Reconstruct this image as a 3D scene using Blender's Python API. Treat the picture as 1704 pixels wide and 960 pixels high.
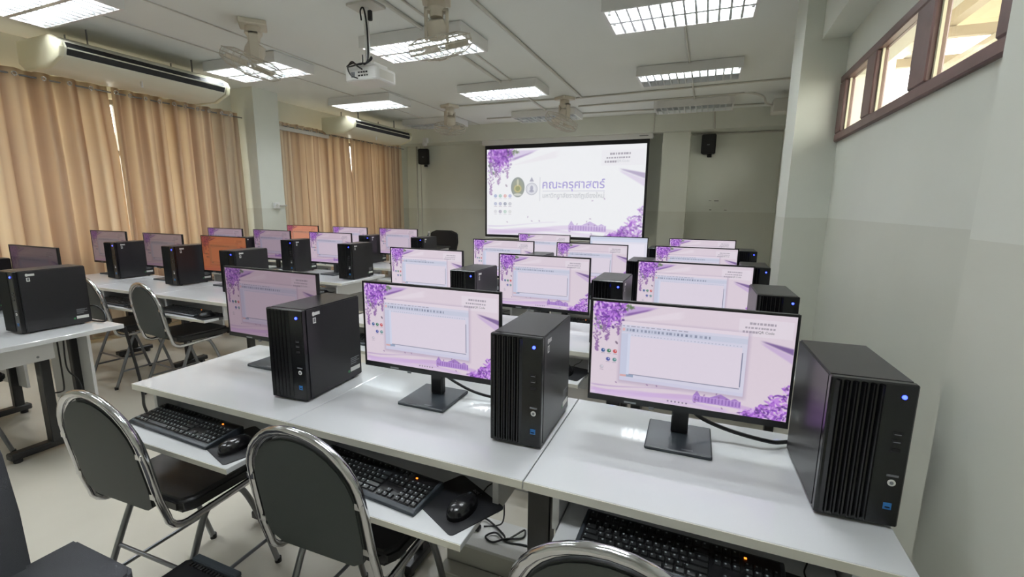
import bpy, bmesh, math, random
import numpy as np
from mathutils import Vector, Matrix
random.seed(7)
rng = np.random.default_rng(11)
for o in list(bpy.data.objects):
    bpy.data.objects.remove(o)
SC = bpy.context.scene
COL = SC.collection
PI = math.pi

# ------------------------------------------------------------------ camera
F_PX, YAW, PITCH, ROLL = 770.97, 0.3928, 0.17528, 0.00998
CAM = (1.975, -0.993, 1.428)
cy, sy, cp, sp = math.cos(YAW), math.sin(YAW), math.cos(PITCH), math.sin(PITCH)
fwd = Vector((-sy * cp, cy * cp, -sp)); rgt = Vector((cy, sy, 0)); up = rgt.cross(fwd)
cr, sr = math.cos(ROLL), math.sin(ROLL)
r2 = cr * rgt + sr * up; u2 = -sr * rgt + cr * up
cam_data = bpy.data.cameras.new('camera')
cam_data.sensor_fit = 'HORIZONTAL'; cam_data.sensor_width = 36.0
cam_data.lens = F_PX / 1704 * 36.0
cam_data.clip_start = 0.02
cam = bpy.data.objects.new('camera', cam_data); COL.objects.link(cam)
M4 = Matrix((r2, u2, -fwd)).transposed().to_4x4(); M4.translation = CAM
cam.matrix_world = M4
SC.camera = cam

# ------------------------------------------------------------------ light levels
SC.view_settings.view_transform = 'Standard'; SC.view_settings.look = 'None'
SC.view_settings.gamma = 1.0; SC.view_settings.use_curve_mapping = False
SC.view_settings.exposure = 0.0
TUBE = 127.0          # fluorescent tubes
SKY = 8.5            # daylight outside
SCREEN = .93         # display brightness
world = bpy.data.worlds.new('sky'); SC.world = world
world.use_nodes = True
bg = world.node_tree.nodes['Background']
bg.inputs[0].default_value = (1.0, 0.965, 0.88, 1); bg.inputs[1].default_value = SKY

# ------------------------------------------------------------------ materials
def lin(c):
    return tuple((v / 255 / 12.92) if v / 255 <= 0.04045 else ((v / 255 + 0.055) / 1.055) ** 2.4 for v in c)
MATS = {}
def mat(name, rgb, rough=0.5, metal=0.0, spec=0.5, emit=None, estr=0.0, noise=None, bump=None, coat=0.0, alpha=None):
    m = bpy.data.materials.new(name); m.use_nodes = True
    nt = m.node_tree; b = nt.nodes['Principled BSDF']
    c = (*lin(rgb), 1)
    b.inputs['Base Color'].default_value = c
    b.inputs['Roughness'].default_value = rough; b.inputs['Metallic'].default_value = metal
    b.inputs['Specular IOR Level'].default_value = spec
    if coat: b.inputs['Coat Weight'].default_value = coat; b.inputs['Coat Roughness'].default_value = 0.06
    if emit is not None:
        b.inputs['Emission Color'].default_value = (*emit, 1); b.inputs['Emission Strength'].default_value = estr
    if noise or bump:
        tc = nt.nodes.new('ShaderNodeTexCoord')
    if noise:
        sc_, amt, rgb2 = noise
        n = nt.nodes.new('ShaderNodeTexNoise'); n.inputs['Scale'].default_value = sc_; n.inputs['Detail'].default_value = 5
        nt.links.new(tc.outputs['Object'], n.inputs['Vector'])
        mr = nt.nodes.new('ShaderNodeMapRange'); mr.inputs[1].default_value = 0.35; mr.inputs[2].default_value = 0.7
        mr.inputs[4].default_value = amt
        nt.links.new(n.outputs['Fac'], mr.inputs[0])
        mx = nt.nodes.new('ShaderNodeMixRGB'); mx.inputs[1].default_value = c; mx.inputs[2].default_value = (*lin(rgb2), 1)
        nt.links.new(mr.outputs[0], mx.inputs[0]); nt.links.new(mx.outputs[0], b.inputs['Base Color'])
    if bump:
        sc_, st = bump
        n2 = nt.nodes.new('ShaderNodeTexNoise'); n2.inputs['Scale'].default_value = sc_; n2.inputs['Detail'].default_value = 3
        nt.links.new(tc.outputs['Object'], n2.inputs['Vector'])
        bp = nt.nodes.new('ShaderNodeBump'); bp.inputs['Strength'].default_value = st; bp.inputs['Distance'].default_value = 0.004
        nt.links.new(n2.outputs['Fac'], bp.inputs['Height']); nt.links.new(bp.outputs[0], b.inputs['Normal'])
    MATS[name] = m
    return m
def paint_mat(name, upper, lower, zline):
    """two-tone wall paint: lower band of another colour up to zline (object z = world z)"""
    m = mat(name, upper, 0.6)
    nt = m.node_tree; b = nt.nodes['Principled BSDF']
    tc = nt.nodes.new('ShaderNodeTexCoord'); sx = nt.nodes.new('ShaderNodeSeparateXYZ')
    nt.links.new(tc.outputs['Object'], sx.inputs[0])
    lt = nt.nodes.new('ShaderNodeMath'); lt.operation = 'LESS_THAN'; lt.inputs[1].default_value = zline
    nt.links.new(sx.outputs['Z'], lt.inputs[0])
    mx = nt.nodes.new('ShaderNodeMixRGB'); mx.inputs[1].default_value = (*lin(upper), 1); mx.inputs[2].default_value = (*lin(lower), 1)
    nt.links.new(lt.outputs[0], mx.inputs[0])
    n = nt.nodes.new('ShaderNodeTexNoise'); n.inputs['Scale'].default_value = 1.7; n.inputs['Detail'].default_value = 6
    nt.links.new(tc.outputs['Object'], n.inputs['Vector'])
    mr = nt.nodes.new('ShaderNodeMapRange'); mr.inputs[1].default_value = .3; mr.inputs[2].default_value = .75; mr.inputs[3].default_value = .93; mr.inputs[4].default_value = 1.0
    nt.links.new(n.outputs['Fac'], mr.inputs[0])
    mul = nt.nodes.new('ShaderNodeMixRGB'); mul.blend_type = 'MULTIPLY'; mul.inputs[0].default_value = 1
    nt.links.new(mx.outputs[0], mul.inputs[1]); nt.links.new(mr.outputs[0], mul.inputs[2])
    nt.links.new(mul.outputs[0], b.inputs['Base Color'])
    return m
WALL = paint_mat('wall_paint', (228, 231, 221), (217, 219, 207), 1.372)
CEIL = mat('ceiling_paint', (233, 236, 232), 0.7, noise=(0.8, .3, (221, 223, 218)))
FLOOR = mat('vinyl_floor', (210, 205, 192), 0.32, noise=(2.2, .45, (196, 190, 176)), bump=(6, .05))
LAM = mat('white_laminate', (222, 224, 226), 0.05, noise=(3, .15, (214, 216, 218)))
EDGE = mat('cream_edge_band', (222, 219, 205), 0.35)
WPANEL = mat('white_board', (214, 214, 214), 0.4)
BSTEEL = mat('black_steel', (22, 22, 25), 0.38)
BPLAS = mat('black_plastic', (16, 16, 19), 0.36, bump=(400, .06))
CASE = mat('black_case_steel', (30, 29, 32), 0.33, bump=(500, .05))
FRONT = mat('gloss_black_front', (10, 10, 13), 0.25)
DGREY = mat('dark_grey_plastic', (48, 54, 60), 0.42)
KEYM = mat('key_plastic', (26, 28, 30), 0.42)
KEYL = mat('key_print', (150, 156, 158), 0.5)
CHROME = mat('chrome', (215, 215, 218), 0.13, metal=1.0)
STEELT = mat('grey_steel_tube', (140, 142, 146), 0.3, metal=.9)
VINYL = mat('black_vinyl', (24, 24, 26), 0.42, bump=(260, .12))
BACKBD = mat('dark_back_vinyl', (66, 71, 70), 0.55, bump=(500, .15))
PADM = mat('mouse_pad_fabric', (14, 15, 20), 0.55)
STICK = mat('white_sticker', (226, 226, 222), 0.5)
STICKG = mat('grey_print', (120, 122, 126), 0.5)
STICKB = mat('blue_sticker', (40, 110, 175), 0.35)
STICKK = mat('green_sticker', (60, 130, 80), 0.4)
LEDB = mat('blue_led', (20, 30, 255), 0.3, emit=(0.03, 0.05, 1.0), estr=9)
LEDO = mat('orange_led', (255, 120, 20), 0.3, emit=(1.0, .22, .02), estr=3)
CABLE = mat('black_cable', (15, 15, 17), 0.45)
WHITEM = mat('white_enamel', (228, 228, 226), 0.3)
WPVC = mat('white_pvc', (206, 204, 196), 0.45)
IVORY = mat('ivory_plastic', (222, 218, 190), 0.4)
ACW = mat('aircon_white', (226, 224, 206), 0.38)
FANB = mat('beige_enamel', (214, 206, 190), 0.4)
DARK = mat('dark_slot', (18, 18, 20), 0.5)
ALU = mat('louvre_aluminium', (222, 226, 228), 0.3, metal=.55)
TUBEM = mat('fluorescent_tube', (255, 255, 255), 0.3, emit=(0.93, 0.97, 1.0), estr=TUBE)
TUBED = mat('dim_fluorescent_tube', (255, 255, 255), 0.3, emit=(0.93, 0.97, 1.0), estr=TUBE * .3)
TUBEO = mat('unlit_tube', (225, 226, 222), 0.3)
BROWN = mat('brown_window_frame', (112, 84, 80), 0.4, noise=(14, .5, (92, 66, 62)))
GREYAL = mat('grey_window_frame', (120, 116, 108), 0.4)
CREAM = mat('cream_roof_sheet', (225, 212, 185), 0.6)
CREAMB = mat('cream_steel_beam', (176, 165, 148), 0.6)
SPK = mat('speaker_black', (20, 21, 22), 0.5, bump=(200, .2))
FABRIC = mat('charcoal_fabric', (74, 75, 80), 0.9, bump=(700, .4))
SCRBORD = mat('screen_black_border', (20, 20, 24), 0.6)
PURPLE = mat('lettering_purple', (140, 130, 190), 0.6, emit=lin((172, 164, 208)), estr=.82)
GREYT = mat('lettering_grey', (150, 152, 158), 0.6, emit=lin((182, 184, 190)), estr=.75)
LOGOG = mat('lettering_silver', (150, 152, 155), 0.4)
BOTTLE = mat('clear_plastic', (225, 230, 235), 0.1, spec=.5)
BOTTLE.node_tree.nodes['Principled BSDF'].inputs['Transmission Weight'].default_value = .85
WIRE = mat('fan_wire', (200, 194, 182), 0.4)
GLASS = bpy.data.materials.new('window_glass'); GLASS.use_nodes = True
_nt = GLASS.node_tree; _nt.nodes.clear()
_o = _nt.nodes.new('ShaderNodeOutputMaterial'); _t = _nt.nodes.new('ShaderNodeBsdfTransparent'); _g = _nt.nodes.new('ShaderNodeBsdfGlossy')
_t.inputs[0].default_value = (.93, .94, .92, 1); _g.inputs['Roughness'].default_value = .03
_x = _nt.nodes.new('ShaderNodeMixShader'); _x.inputs[0].default_value = .07
_nt.links.new(_t.outputs[0], _x.inputs[1]); _nt.links.new(_g.outputs[0], _x.inputs[2]); _nt.links.new(_x.outputs[0], _o.inputs[0])

def curtain_mat():
    m = bpy.data.materials.new('curtain_cloth'); m.use_nodes = True
    nt = m.node_tree; nt.nodes.clear()
    out = nt.nodes.new('ShaderNodeOutputMaterial')
    at = nt.nodes.new('ShaderNodeAttribute'); at.attribute_name = 'weave'
    ramp = nt.nodes.new('ShaderNodeValToRGB'); e = ramp.color_ramp.elements
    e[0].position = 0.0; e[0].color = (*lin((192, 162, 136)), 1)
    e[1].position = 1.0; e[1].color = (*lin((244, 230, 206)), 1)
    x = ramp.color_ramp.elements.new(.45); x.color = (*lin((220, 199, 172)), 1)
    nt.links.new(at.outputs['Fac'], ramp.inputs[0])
    d = nt.nodes.new('ShaderNodeBsdfDiffuse'); t = nt.nodes.new('ShaderNodeBsdfTranslucent')
    nt.links.new(ramp.outputs[0], d.inputs[0]); nt.links.new(ramp.outputs[0], t.inputs[0])
    g = nt.nodes.new('ShaderNodeBsdfGlossy'); g.inputs['Roughness'].default_value = .45; g.inputs[0].default_value = (.9, .85, .75, 1)
    mx = nt.nodes.new('ShaderNodeMixShader'); mx.inputs[0].default_value = .28
    nt.links.new(d.outputs[0], mx.inputs[1]); nt.links.new(t.outputs[0], mx.inputs[2])
    m2 = nt.nodes.new('ShaderNodeMixShader'); m2.inputs[0].default_value = .06
    nt.links.new(mx.outputs[0], m2.inputs[1]); nt.links.new(g.outputs[0], m2.inputs[2])
    nt.links.new(m2.outputs[0], out.inputs[0])
    return m
CURT = curtain_mat()

def screen_mat(name, tint, strength=1.0):
    m = bpy.data.materials.new(name); m.use_nodes = True
    nt = m.node_tree; b = nt.nodes['Principled BSDF']
    b.inputs['Base Color'].default_value = (.01, .01, .012, 1); b.inputs['Roughness'].default_value = .35
    at = nt.nodes.new('ShaderNodeAttribute'); at.attribute_name = 'picture'
    mx = nt.nodes.new('ShaderNodeMixRGB'); mx.blend_type = 'MULTIPLY'; mx.inputs[0].default_value = 1
    mx.inputs[2].default_value = (*tint, 1)
    nt.links.new(at.outputs['Color'], mx.inputs[1]); nt.links.new(mx.outputs[0], b.inputs['Emission Color'])
    b.inputs['Emission Strength'].default_value = strength * SCREEN
    m.cycles.emission_sampling = 'NONE'
    return m
SM = {'norm': screen_mat('display_bright', (1, 1, 1)),  # tints put the off-angle dimming and colour shift into each display's colour
      'soft': screen_mat('display_soft', (.78, .72, .75)),
      'dim': screen_mat('display_dim', (.42, .36, .385)),
      'grey': screen_mat('display_grey', (.25, .205, .185)),
      'dark': screen_mat('display_dark', (.11, .088, .085)),
      'orange': screen_mat('display_orange', (.46, .16, .055)),
      'peach': screen_mat('display_peach', (.76, .35, .19)),
      'white': screen_mat('display_white', (1, 1, 1))}

# ------------------------------------------------------------------ mesh helpers
class MB:
    def __init__(self): self.v = []; self.f = []
    def add(self, vs, fs):
        n = len(self.v); self.v += [tuple(p) for p in vs]; self.f += [tuple(i + n for i in q) for q in fs]; return self
    def box(self, x0, x1, y0, y1, z0, z1, M=None):
        vs = [Vector((x, y, z)) for z in (z0, z1) for y in (y0, y1) for x in (x0, x1)]
        if M is not None: vs = [M @ p for p in vs]
        return self.add(vs, [(0, 2, 3, 1), (4, 5, 7, 6), (0, 1, 5, 4), (2, 6, 7, 3), (0, 4, 6, 2), (1, 3, 7, 5)])
    def cyl(self, a, b, r, n=12, r1=None, caps=True):
        a = Vector(a); b = Vector(b); d = (b - a).normalized(); r1 = r if r1 is None else r1
        t = Vector((1, 0, 0)) if abs(d.x) < .9 else Vector((0, 1, 0))
        u = d.cross(t).normalized(); w = d.cross(u)
        vs = []
        for c, rr in ((a, r), (b, r1)):
            for i in range(n):
                an = 2 * PI * i / n; vs.append(c + (u * math.cos(an) + w * math.sin(an)) * rr)
        fs = [(i, (i + 1) % n, n + (i + 1) % n, n + i) for i in range(n)]
        if caps: fs += [tuple(range(n - 1, -1, -1)), tuple(range(n, 2 * n))]
        return self.add(vs, fs)
    def tube(self, pts, r, n=8, closed=False):
        pts = [Vector(p) for p in pts]; m = len(pts); vs = []; ref = None
        for i, p in enumerate(pts):
            a = pts[(i - 1) % m] if (closed or i > 0) else p
            b = pts[(i + 1) % m] if (closed or i < m - 1) else p
            d = (b - a).normalized()
            if ref is None:
                t = Vector((0, 0, 1)) if abs(d.z) < .9 else Vector((1, 0, 0)); ref = (t - d * t.dot(d)).normalized()
            else: ref = (ref - d * ref.dot(d)).normalized()
            w = d.cross(ref)
            for k in range(n):
                an = 2 * PI * k / n; vs.append(p + (ref * math.cos(an) + w * math.sin(an)) * r)
        fs = []
        for i in range(m if closed else m - 1):
            j = (i + 1) % m
            for k in range(n): fs.append((i * n + k, i * n + (k + 1) % n, j * n + (k + 1) % n, j * n + k))
        if not closed: fs += [tuple(range(n - 1, -1, -1)), tuple(range((m - 1) * n, m * n))]
        return self.add(vs, fs)
    def lathe(self, prof, c=(0, 0, 0), n=20, axis='z'):
        vs = []; m = len(prof)
        for r, z in prof:
            for k in range(n):
                an = 2 * PI * k / n; p = (r * math.cos(an), r * math.sin(an), z)
                if axis == 'y': p = (p[0], p[2], p[1])
                vs.append((p[0] + c[0], p[1] + c[1], p[2] + c[2]))
        fs = [(i * n + k, i * n + (k + 1) % n, (i + 1) * n + (k + 1) % n, (i + 1) * n + k) for i in range(m - 1) for k in range(n)]
        fs += [tuple(range(n - 1, -1, -1)), tuple(range((m - 1) * n, m * n))]
        return self.add(vs, fs)
    def prism(self, poly, a0, a1, plane='xz'):
        """extrude polygon: plane 'xz' along y, 'xy' along z, 'yz' along x"""
        def P(p, t): return (p[0], t, p[1]) if plane == 'xz' else ((p[0], p[1], t) if plane == 'xy' else (t, p[0], p[1]))
        n = len(poly)
        vs = [P(p, a0) for p in poly] + [P(p, a1) for p in poly]
        fs = [tuple(range(n)), tuple(range(2 * n - 1, n - 1, -1))] + [(i, n + i, n + (i + 1) % n, (i + 1) % n) for i in range(n)]
        return self.add(vs, fs)
    def mesh(self, name, bevel=0, seg=2, smooth=True, angle=35):
        me = bpy.data.meshes.new(name); me.from_pydata(self.v, [], self.f)
        bm = bmesh.new(); bm.from_mesh(me)
        bmesh.ops.recalc_face_normals(bm, faces=bm.faces)
        if bevel:
            es = [e for e in bm.edges if len(e.link_faces) == 2 and e.calc_face_angle(0) > .6]
            bmesh.ops.bevel(bm, geom=es, offset=bevel, segments=seg, affect='EDGES', clamp_overlap=True)
        bm.to_mesh(me); bm.free()
        if smooth:
            me.polygons.foreach_set('use_smooth', [True] * len(me.polygons)); me.set_sharp_from_angle(angle=math.radians(angle))
        me.update(); return me
def obj(name, me, m, parent=None, loc=None, rot=None):
    o = bpy.data.objects.new(name, me); COL.objects.link(o)
    if m is not None and not me.materials: me.materials.append(m)
    if parent is not None: o.parent = parent
    if loc is not None: o.location = loc
    if rot is not None: o.rotation_euler = rot
    return o
def ob(name, mb, m, parent=None, loc=None, rot=None, **k): return obj(name, mb.mesh(name, **k), m, parent, loc, rot)
def empty(name, loc=(0, 0, 0), rz=0):
    o = bpy.data.objects.new(name, None); COL.objects.link(o); o.location = loc; o.rotation_euler = (0, 0, rz)
    o.empty_display_size = .1; return o
def tag(o, label=None, cat=None, group=None, kind=None):
    if label: o['label'] = label
    if cat: o['category'] = cat
    if group: o['group'] = group
    if kind: o['kind'] = kind
    return o
def copy_tree(o, parent=None):
    c = o.copy(); COL.objects.link(c)
    if parent is not None: c.parent = parent
    for ch in [x for x in KIDS.get(o.name, [])]: copy_kid(ch, c)
    return c
KIDS = {}
def copy_kid(ch, parent):
    d = ch.copy(); COL.objects.link(d); d.parent = parent
    for g in KIDS.get(ch.name, []): copy_kid(g, d)
def index_kids(root):
    KIDS[root.name] = list(root.children)
    for c in root.children: index_kids(c)
def struct(name, mb, m, **k): return tag(ob(name, mb, m, **k), kind='structure')
def text_mesh(body, size, offset=0.0):
    cu = bpy.data.curves.new('lettering', 'FONT'); cu.body = body; cu.size = size; cu.offset = offset
    cu.resolution_u = 3
    o = bpy.data.objects.new('lettering_tmp', cu); COL.objects.link(o)
    dg = bpy.context.evaluated_depsgraph_get(); dg.update()
    me = bpy.data.meshes.new_from_object(o.evaluated_get(dg))
    bpy.data.objects.remove(o); bpy.data.curves.remove(cu)
    return me
def fit_text(body, width, height=None, offset=0.0):
    me = text_mesh(body, 1.0, offset)
    n = len(me.vertices); co = np.empty(n * 3, np.float32); me.vertices.foreach_get('co', co); co = co.reshape(-1, 3)
    mn, mx = co.min(0), co.max(0); s = width / (mx[0] - mn[0]); sz = s if height is None else height / (mx[1] - mn[1])
    co[:, 0] = (co[:, 0] - mn[0]) * s; co[:, 1] = (co[:, 1] - mn[1]) * sz; co[:, 2] = 0
    me.vertices.foreach_set('co', co.ravel()); me.materials.clear(); me.update()
    return me
def arc(c, r, a0, a1, n, plane='xz', t=0.0):
    out = []
    for i in range(n + 1):
        a = a0 + (a1 - a0) * i / n; p = (c[0] + r * math.cos(a), c[1] + r * math.sin(a))
        out.append((p[0], t, p[1]) if plane == 'xz' else ((p[0], p[1], t) if plane == 'xy' else (t, p[0], p[1])))
    return out
def smooth_path(pts, n=8):
    """Catmull-Rom through pts"""
    P = [Vector(p) for p in pts]; P = [2 * P[0] - P[1]] + P + [2 * P[-1] - P[-2]]; out = []
    for i in range(1, len(P) - 2):
        for k in range(n):
            t = k / n; a, b, c, d = P[i - 1], P[i], P[i + 1], P[i + 2]
            out.append(.5 * ((2 * b) + (c - a) * t + (2 * a - 5 * b + 4 * c - d) * t * t + (3 * b - a - 3 * c + d) * t ** 3))
    out.append(P[-2]); return out

# ------------------------------------------------------------------ room shell
XL, XR, XR2, XC, YF, YB, ZC = -3.9, 2.72, 2.95, 2.47, 7.4, -2.7, 2.9
struct('floor', MB().box(XL - .3, XR + .4, YB - .2, YF + .2, -.1, 0), FLOOR)
struct('ceiling', MB().box(XL - .3, XR + .4, YB - .2, YF + .2, ZC, ZC + .12), CEIL)
struct('wall_back', MB().box(XL - .2, XR + .2, YB - .15, YB, 0, ZC), WALL)
struct('wall_front', MB().box(XL - .2, XR + .4, YF, YF + .15, 0, ZC), WALL)
struct('trim_1', MB().box(XL, XR2, 6.98, YF, 2.62, ZC), WALL)                      # beam over the screen
struct('trim_2', MB().box(1.22, 1.64, 7.14, YF, 0, 2.62), WALL)                   # pilaster right of the screen
# left wall with two window openings
W1 = (-.4, 3.1); W2 = (4.3, 6.6); WZ = (.85, 2.5)
wl = MB(); X0, X1 = XL - .18, XL
wl.box(X0, X1, YB, YF, 0, WZ[0]); wl.box(X0, X1, YB, YF, WZ[1], ZC)
wl.box(X0, X1, YB, W1[0], *WZ); wl.box(X0, X1, W1[1], W2[0], *WZ); wl.box(X0, X1, W2[1], YF, *WZ)
struct('wall_left', wl, WALL)
def left_window(i, y0, y1):
    w = MB(); x0, x1 = XL - .12, XL - .06
    w.box(x0, x1, y0, y1, WZ[0], WZ[0] + .05); w.box(x0, x1, y0, y1, WZ[1] - .05, WZ[1]); w.box(x0, x1, y0, y1, 1.93, 1.98)
    n = 4
    for k in range(n + 1):
        yy = y0 + (y1 - y0 - .05) * k / n; w.box(x0, x1, yy, yy + .05, *WZ)
    fr = tag(ob('window_%d' % i, w, GREYAL), kind='structure')
    for k in range(n):
        a = y0 + (y1 - y0) * k / n + .05; b = y0 + (y1 - y0) * (k + 1) / n - .0
        ob('pane', MB().box(XL - .094, XL - .088, a, b, WZ[0] + .05, 1.93), GLASS, fr)
        ob('pane', MB().box(XL - .094, XL - .088, a, b, 1.98, WZ[1] - .05), GLASS, fr)
left_window(1, *W1); left_window(2, *W2)
struct('trim_3', MB().box(XL, -3.5, 3.5, 3.88, 0, ZC), WALL)                      # pillar between the curtains
# right wall with clerestory window, two pillars and a beam
wr = MB(); RW = (.80, 2.74); RZ = (1.862, 2.268)
wr.box(XR, XR + .15, YB, 3.18, 0, RZ[0]); wr.box(XR, XR + .15, YB, 3.18, RZ[1], ZC)
wr.box(XR, XR + .15, YB, RW[0], *RZ); wr.box(XR, XR + .15, RW[1], 3.18, *RZ)
wr.box(XR2, XR2 + .15, 3.18, YF, 0, RZ[0]); wr.box(XR2, XR2 + .15, 3.18, YF, RZ[1], ZC)
wr.box(XR2, XR2 + .15, 3.18, 3.4, *RZ); wr.box(XR2, XR2 + .15, 6.5, YF, *RZ)
struct('wall_right', wr, WALL)
struct('trim_4', MB().box(XC, XR, -.32, .235, 0, ZC), WALL)
struct('trim_5', MB().box(XC, XR2, 2.72, 3.18, 0, ZC), WALL)
struct('trim_6', MB().box(2.57, XR, .235, 2.72, 2.5, ZC), WALL)
def high_window(i, y0, y1, mull, XR):
    w = MB(); x0, x1 = XR - .02, XR + .035
    w.box(x0, x1, y0, y1, RZ[0], RZ[0] + .05); w.box(x0, x1, y0, y1, RZ[1] - .045, RZ[1])
    for a, b in mull: w.box(x0, x1, a, b, RZ[0] + .05, RZ[1] - .045)
    fr = tag(ob('window_%d' % i, w, BROWN, bevel=.006, seg=1), kind='structure')
    for (a, b), (c_, d) in zip(mull[:-1], mull[1:]):
        ob('pane', MB().box(XR + .012, XR + .018, b, c_, RZ[0] + .05, RZ[1] - .045), GLASS, fr)
        ob('pane_lip', MB().box(XR + .002, XR + .012, c_ - .016, c_, RZ[0] + .05, RZ[1] - .045), IVORY, fr)
high_window(3, RW[0], RW[1], [(RW[0], RW[0] + .07), (1.35, 1.52), (2.02, 2.17), (2.60, RW[1])], XR)
high_window(4, 3.4, 6.5, [(3.4, 3.5), (4.0, 4.12), (4.62, 4.74), (5.24, 5.36), (5.86, 5.98), (6.4, 6.5)], XR2)  # unseen window behind the pillar, added to bring daylight to the front wall
# baseboards
struct('baseboard_right', MB().box(XR - .012, XR, .235, 2.72, 0, .09), BSTEEL)
struct('baseboard_front', MB().box(XL, 1.22, YF - .012, YF, 0, .09), BSTEEL)
# covered walkway outside the clerestory window
walk = empty('walkway_roof', (0, 0, 0)); tag(walk, 'cream walkway roof with steel beams seen through the high window', 'roof')
for k in range(14): ob('roof_sheet', MB().box(3.0, 4.86, -2.5 + k * .62, -2.5 + k * .62 + .605, 3.36, 3.39), CREAM, walk)
for xx, zz in ((3.2, 3.2), (3.98, 3.2), (4.74, 3.17)):
    ob('purlin', MB().box(xx, xx + .09, -3, 7, zz, 3.355), CREAMB, walk)
for k in range(9):
    yy = -2.2 + k * 1.05
    ob('rafter', MB().box(2.92, 4.86, yy, yy + .07, 3.10, 3.195), CREAMB, walk)
ob('tie_beam', MB().box(4.36, 4.42, -3, 7, 3.04, 3.095), CREAMB, walk)
struct('ground_outside', MB().box(-9, 12, -8, 14, -.4, -.12), mat('outdoor_concrete', (150, 142, 128), .8, noise=(1.5, .5, (130, 122, 110))))

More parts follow.
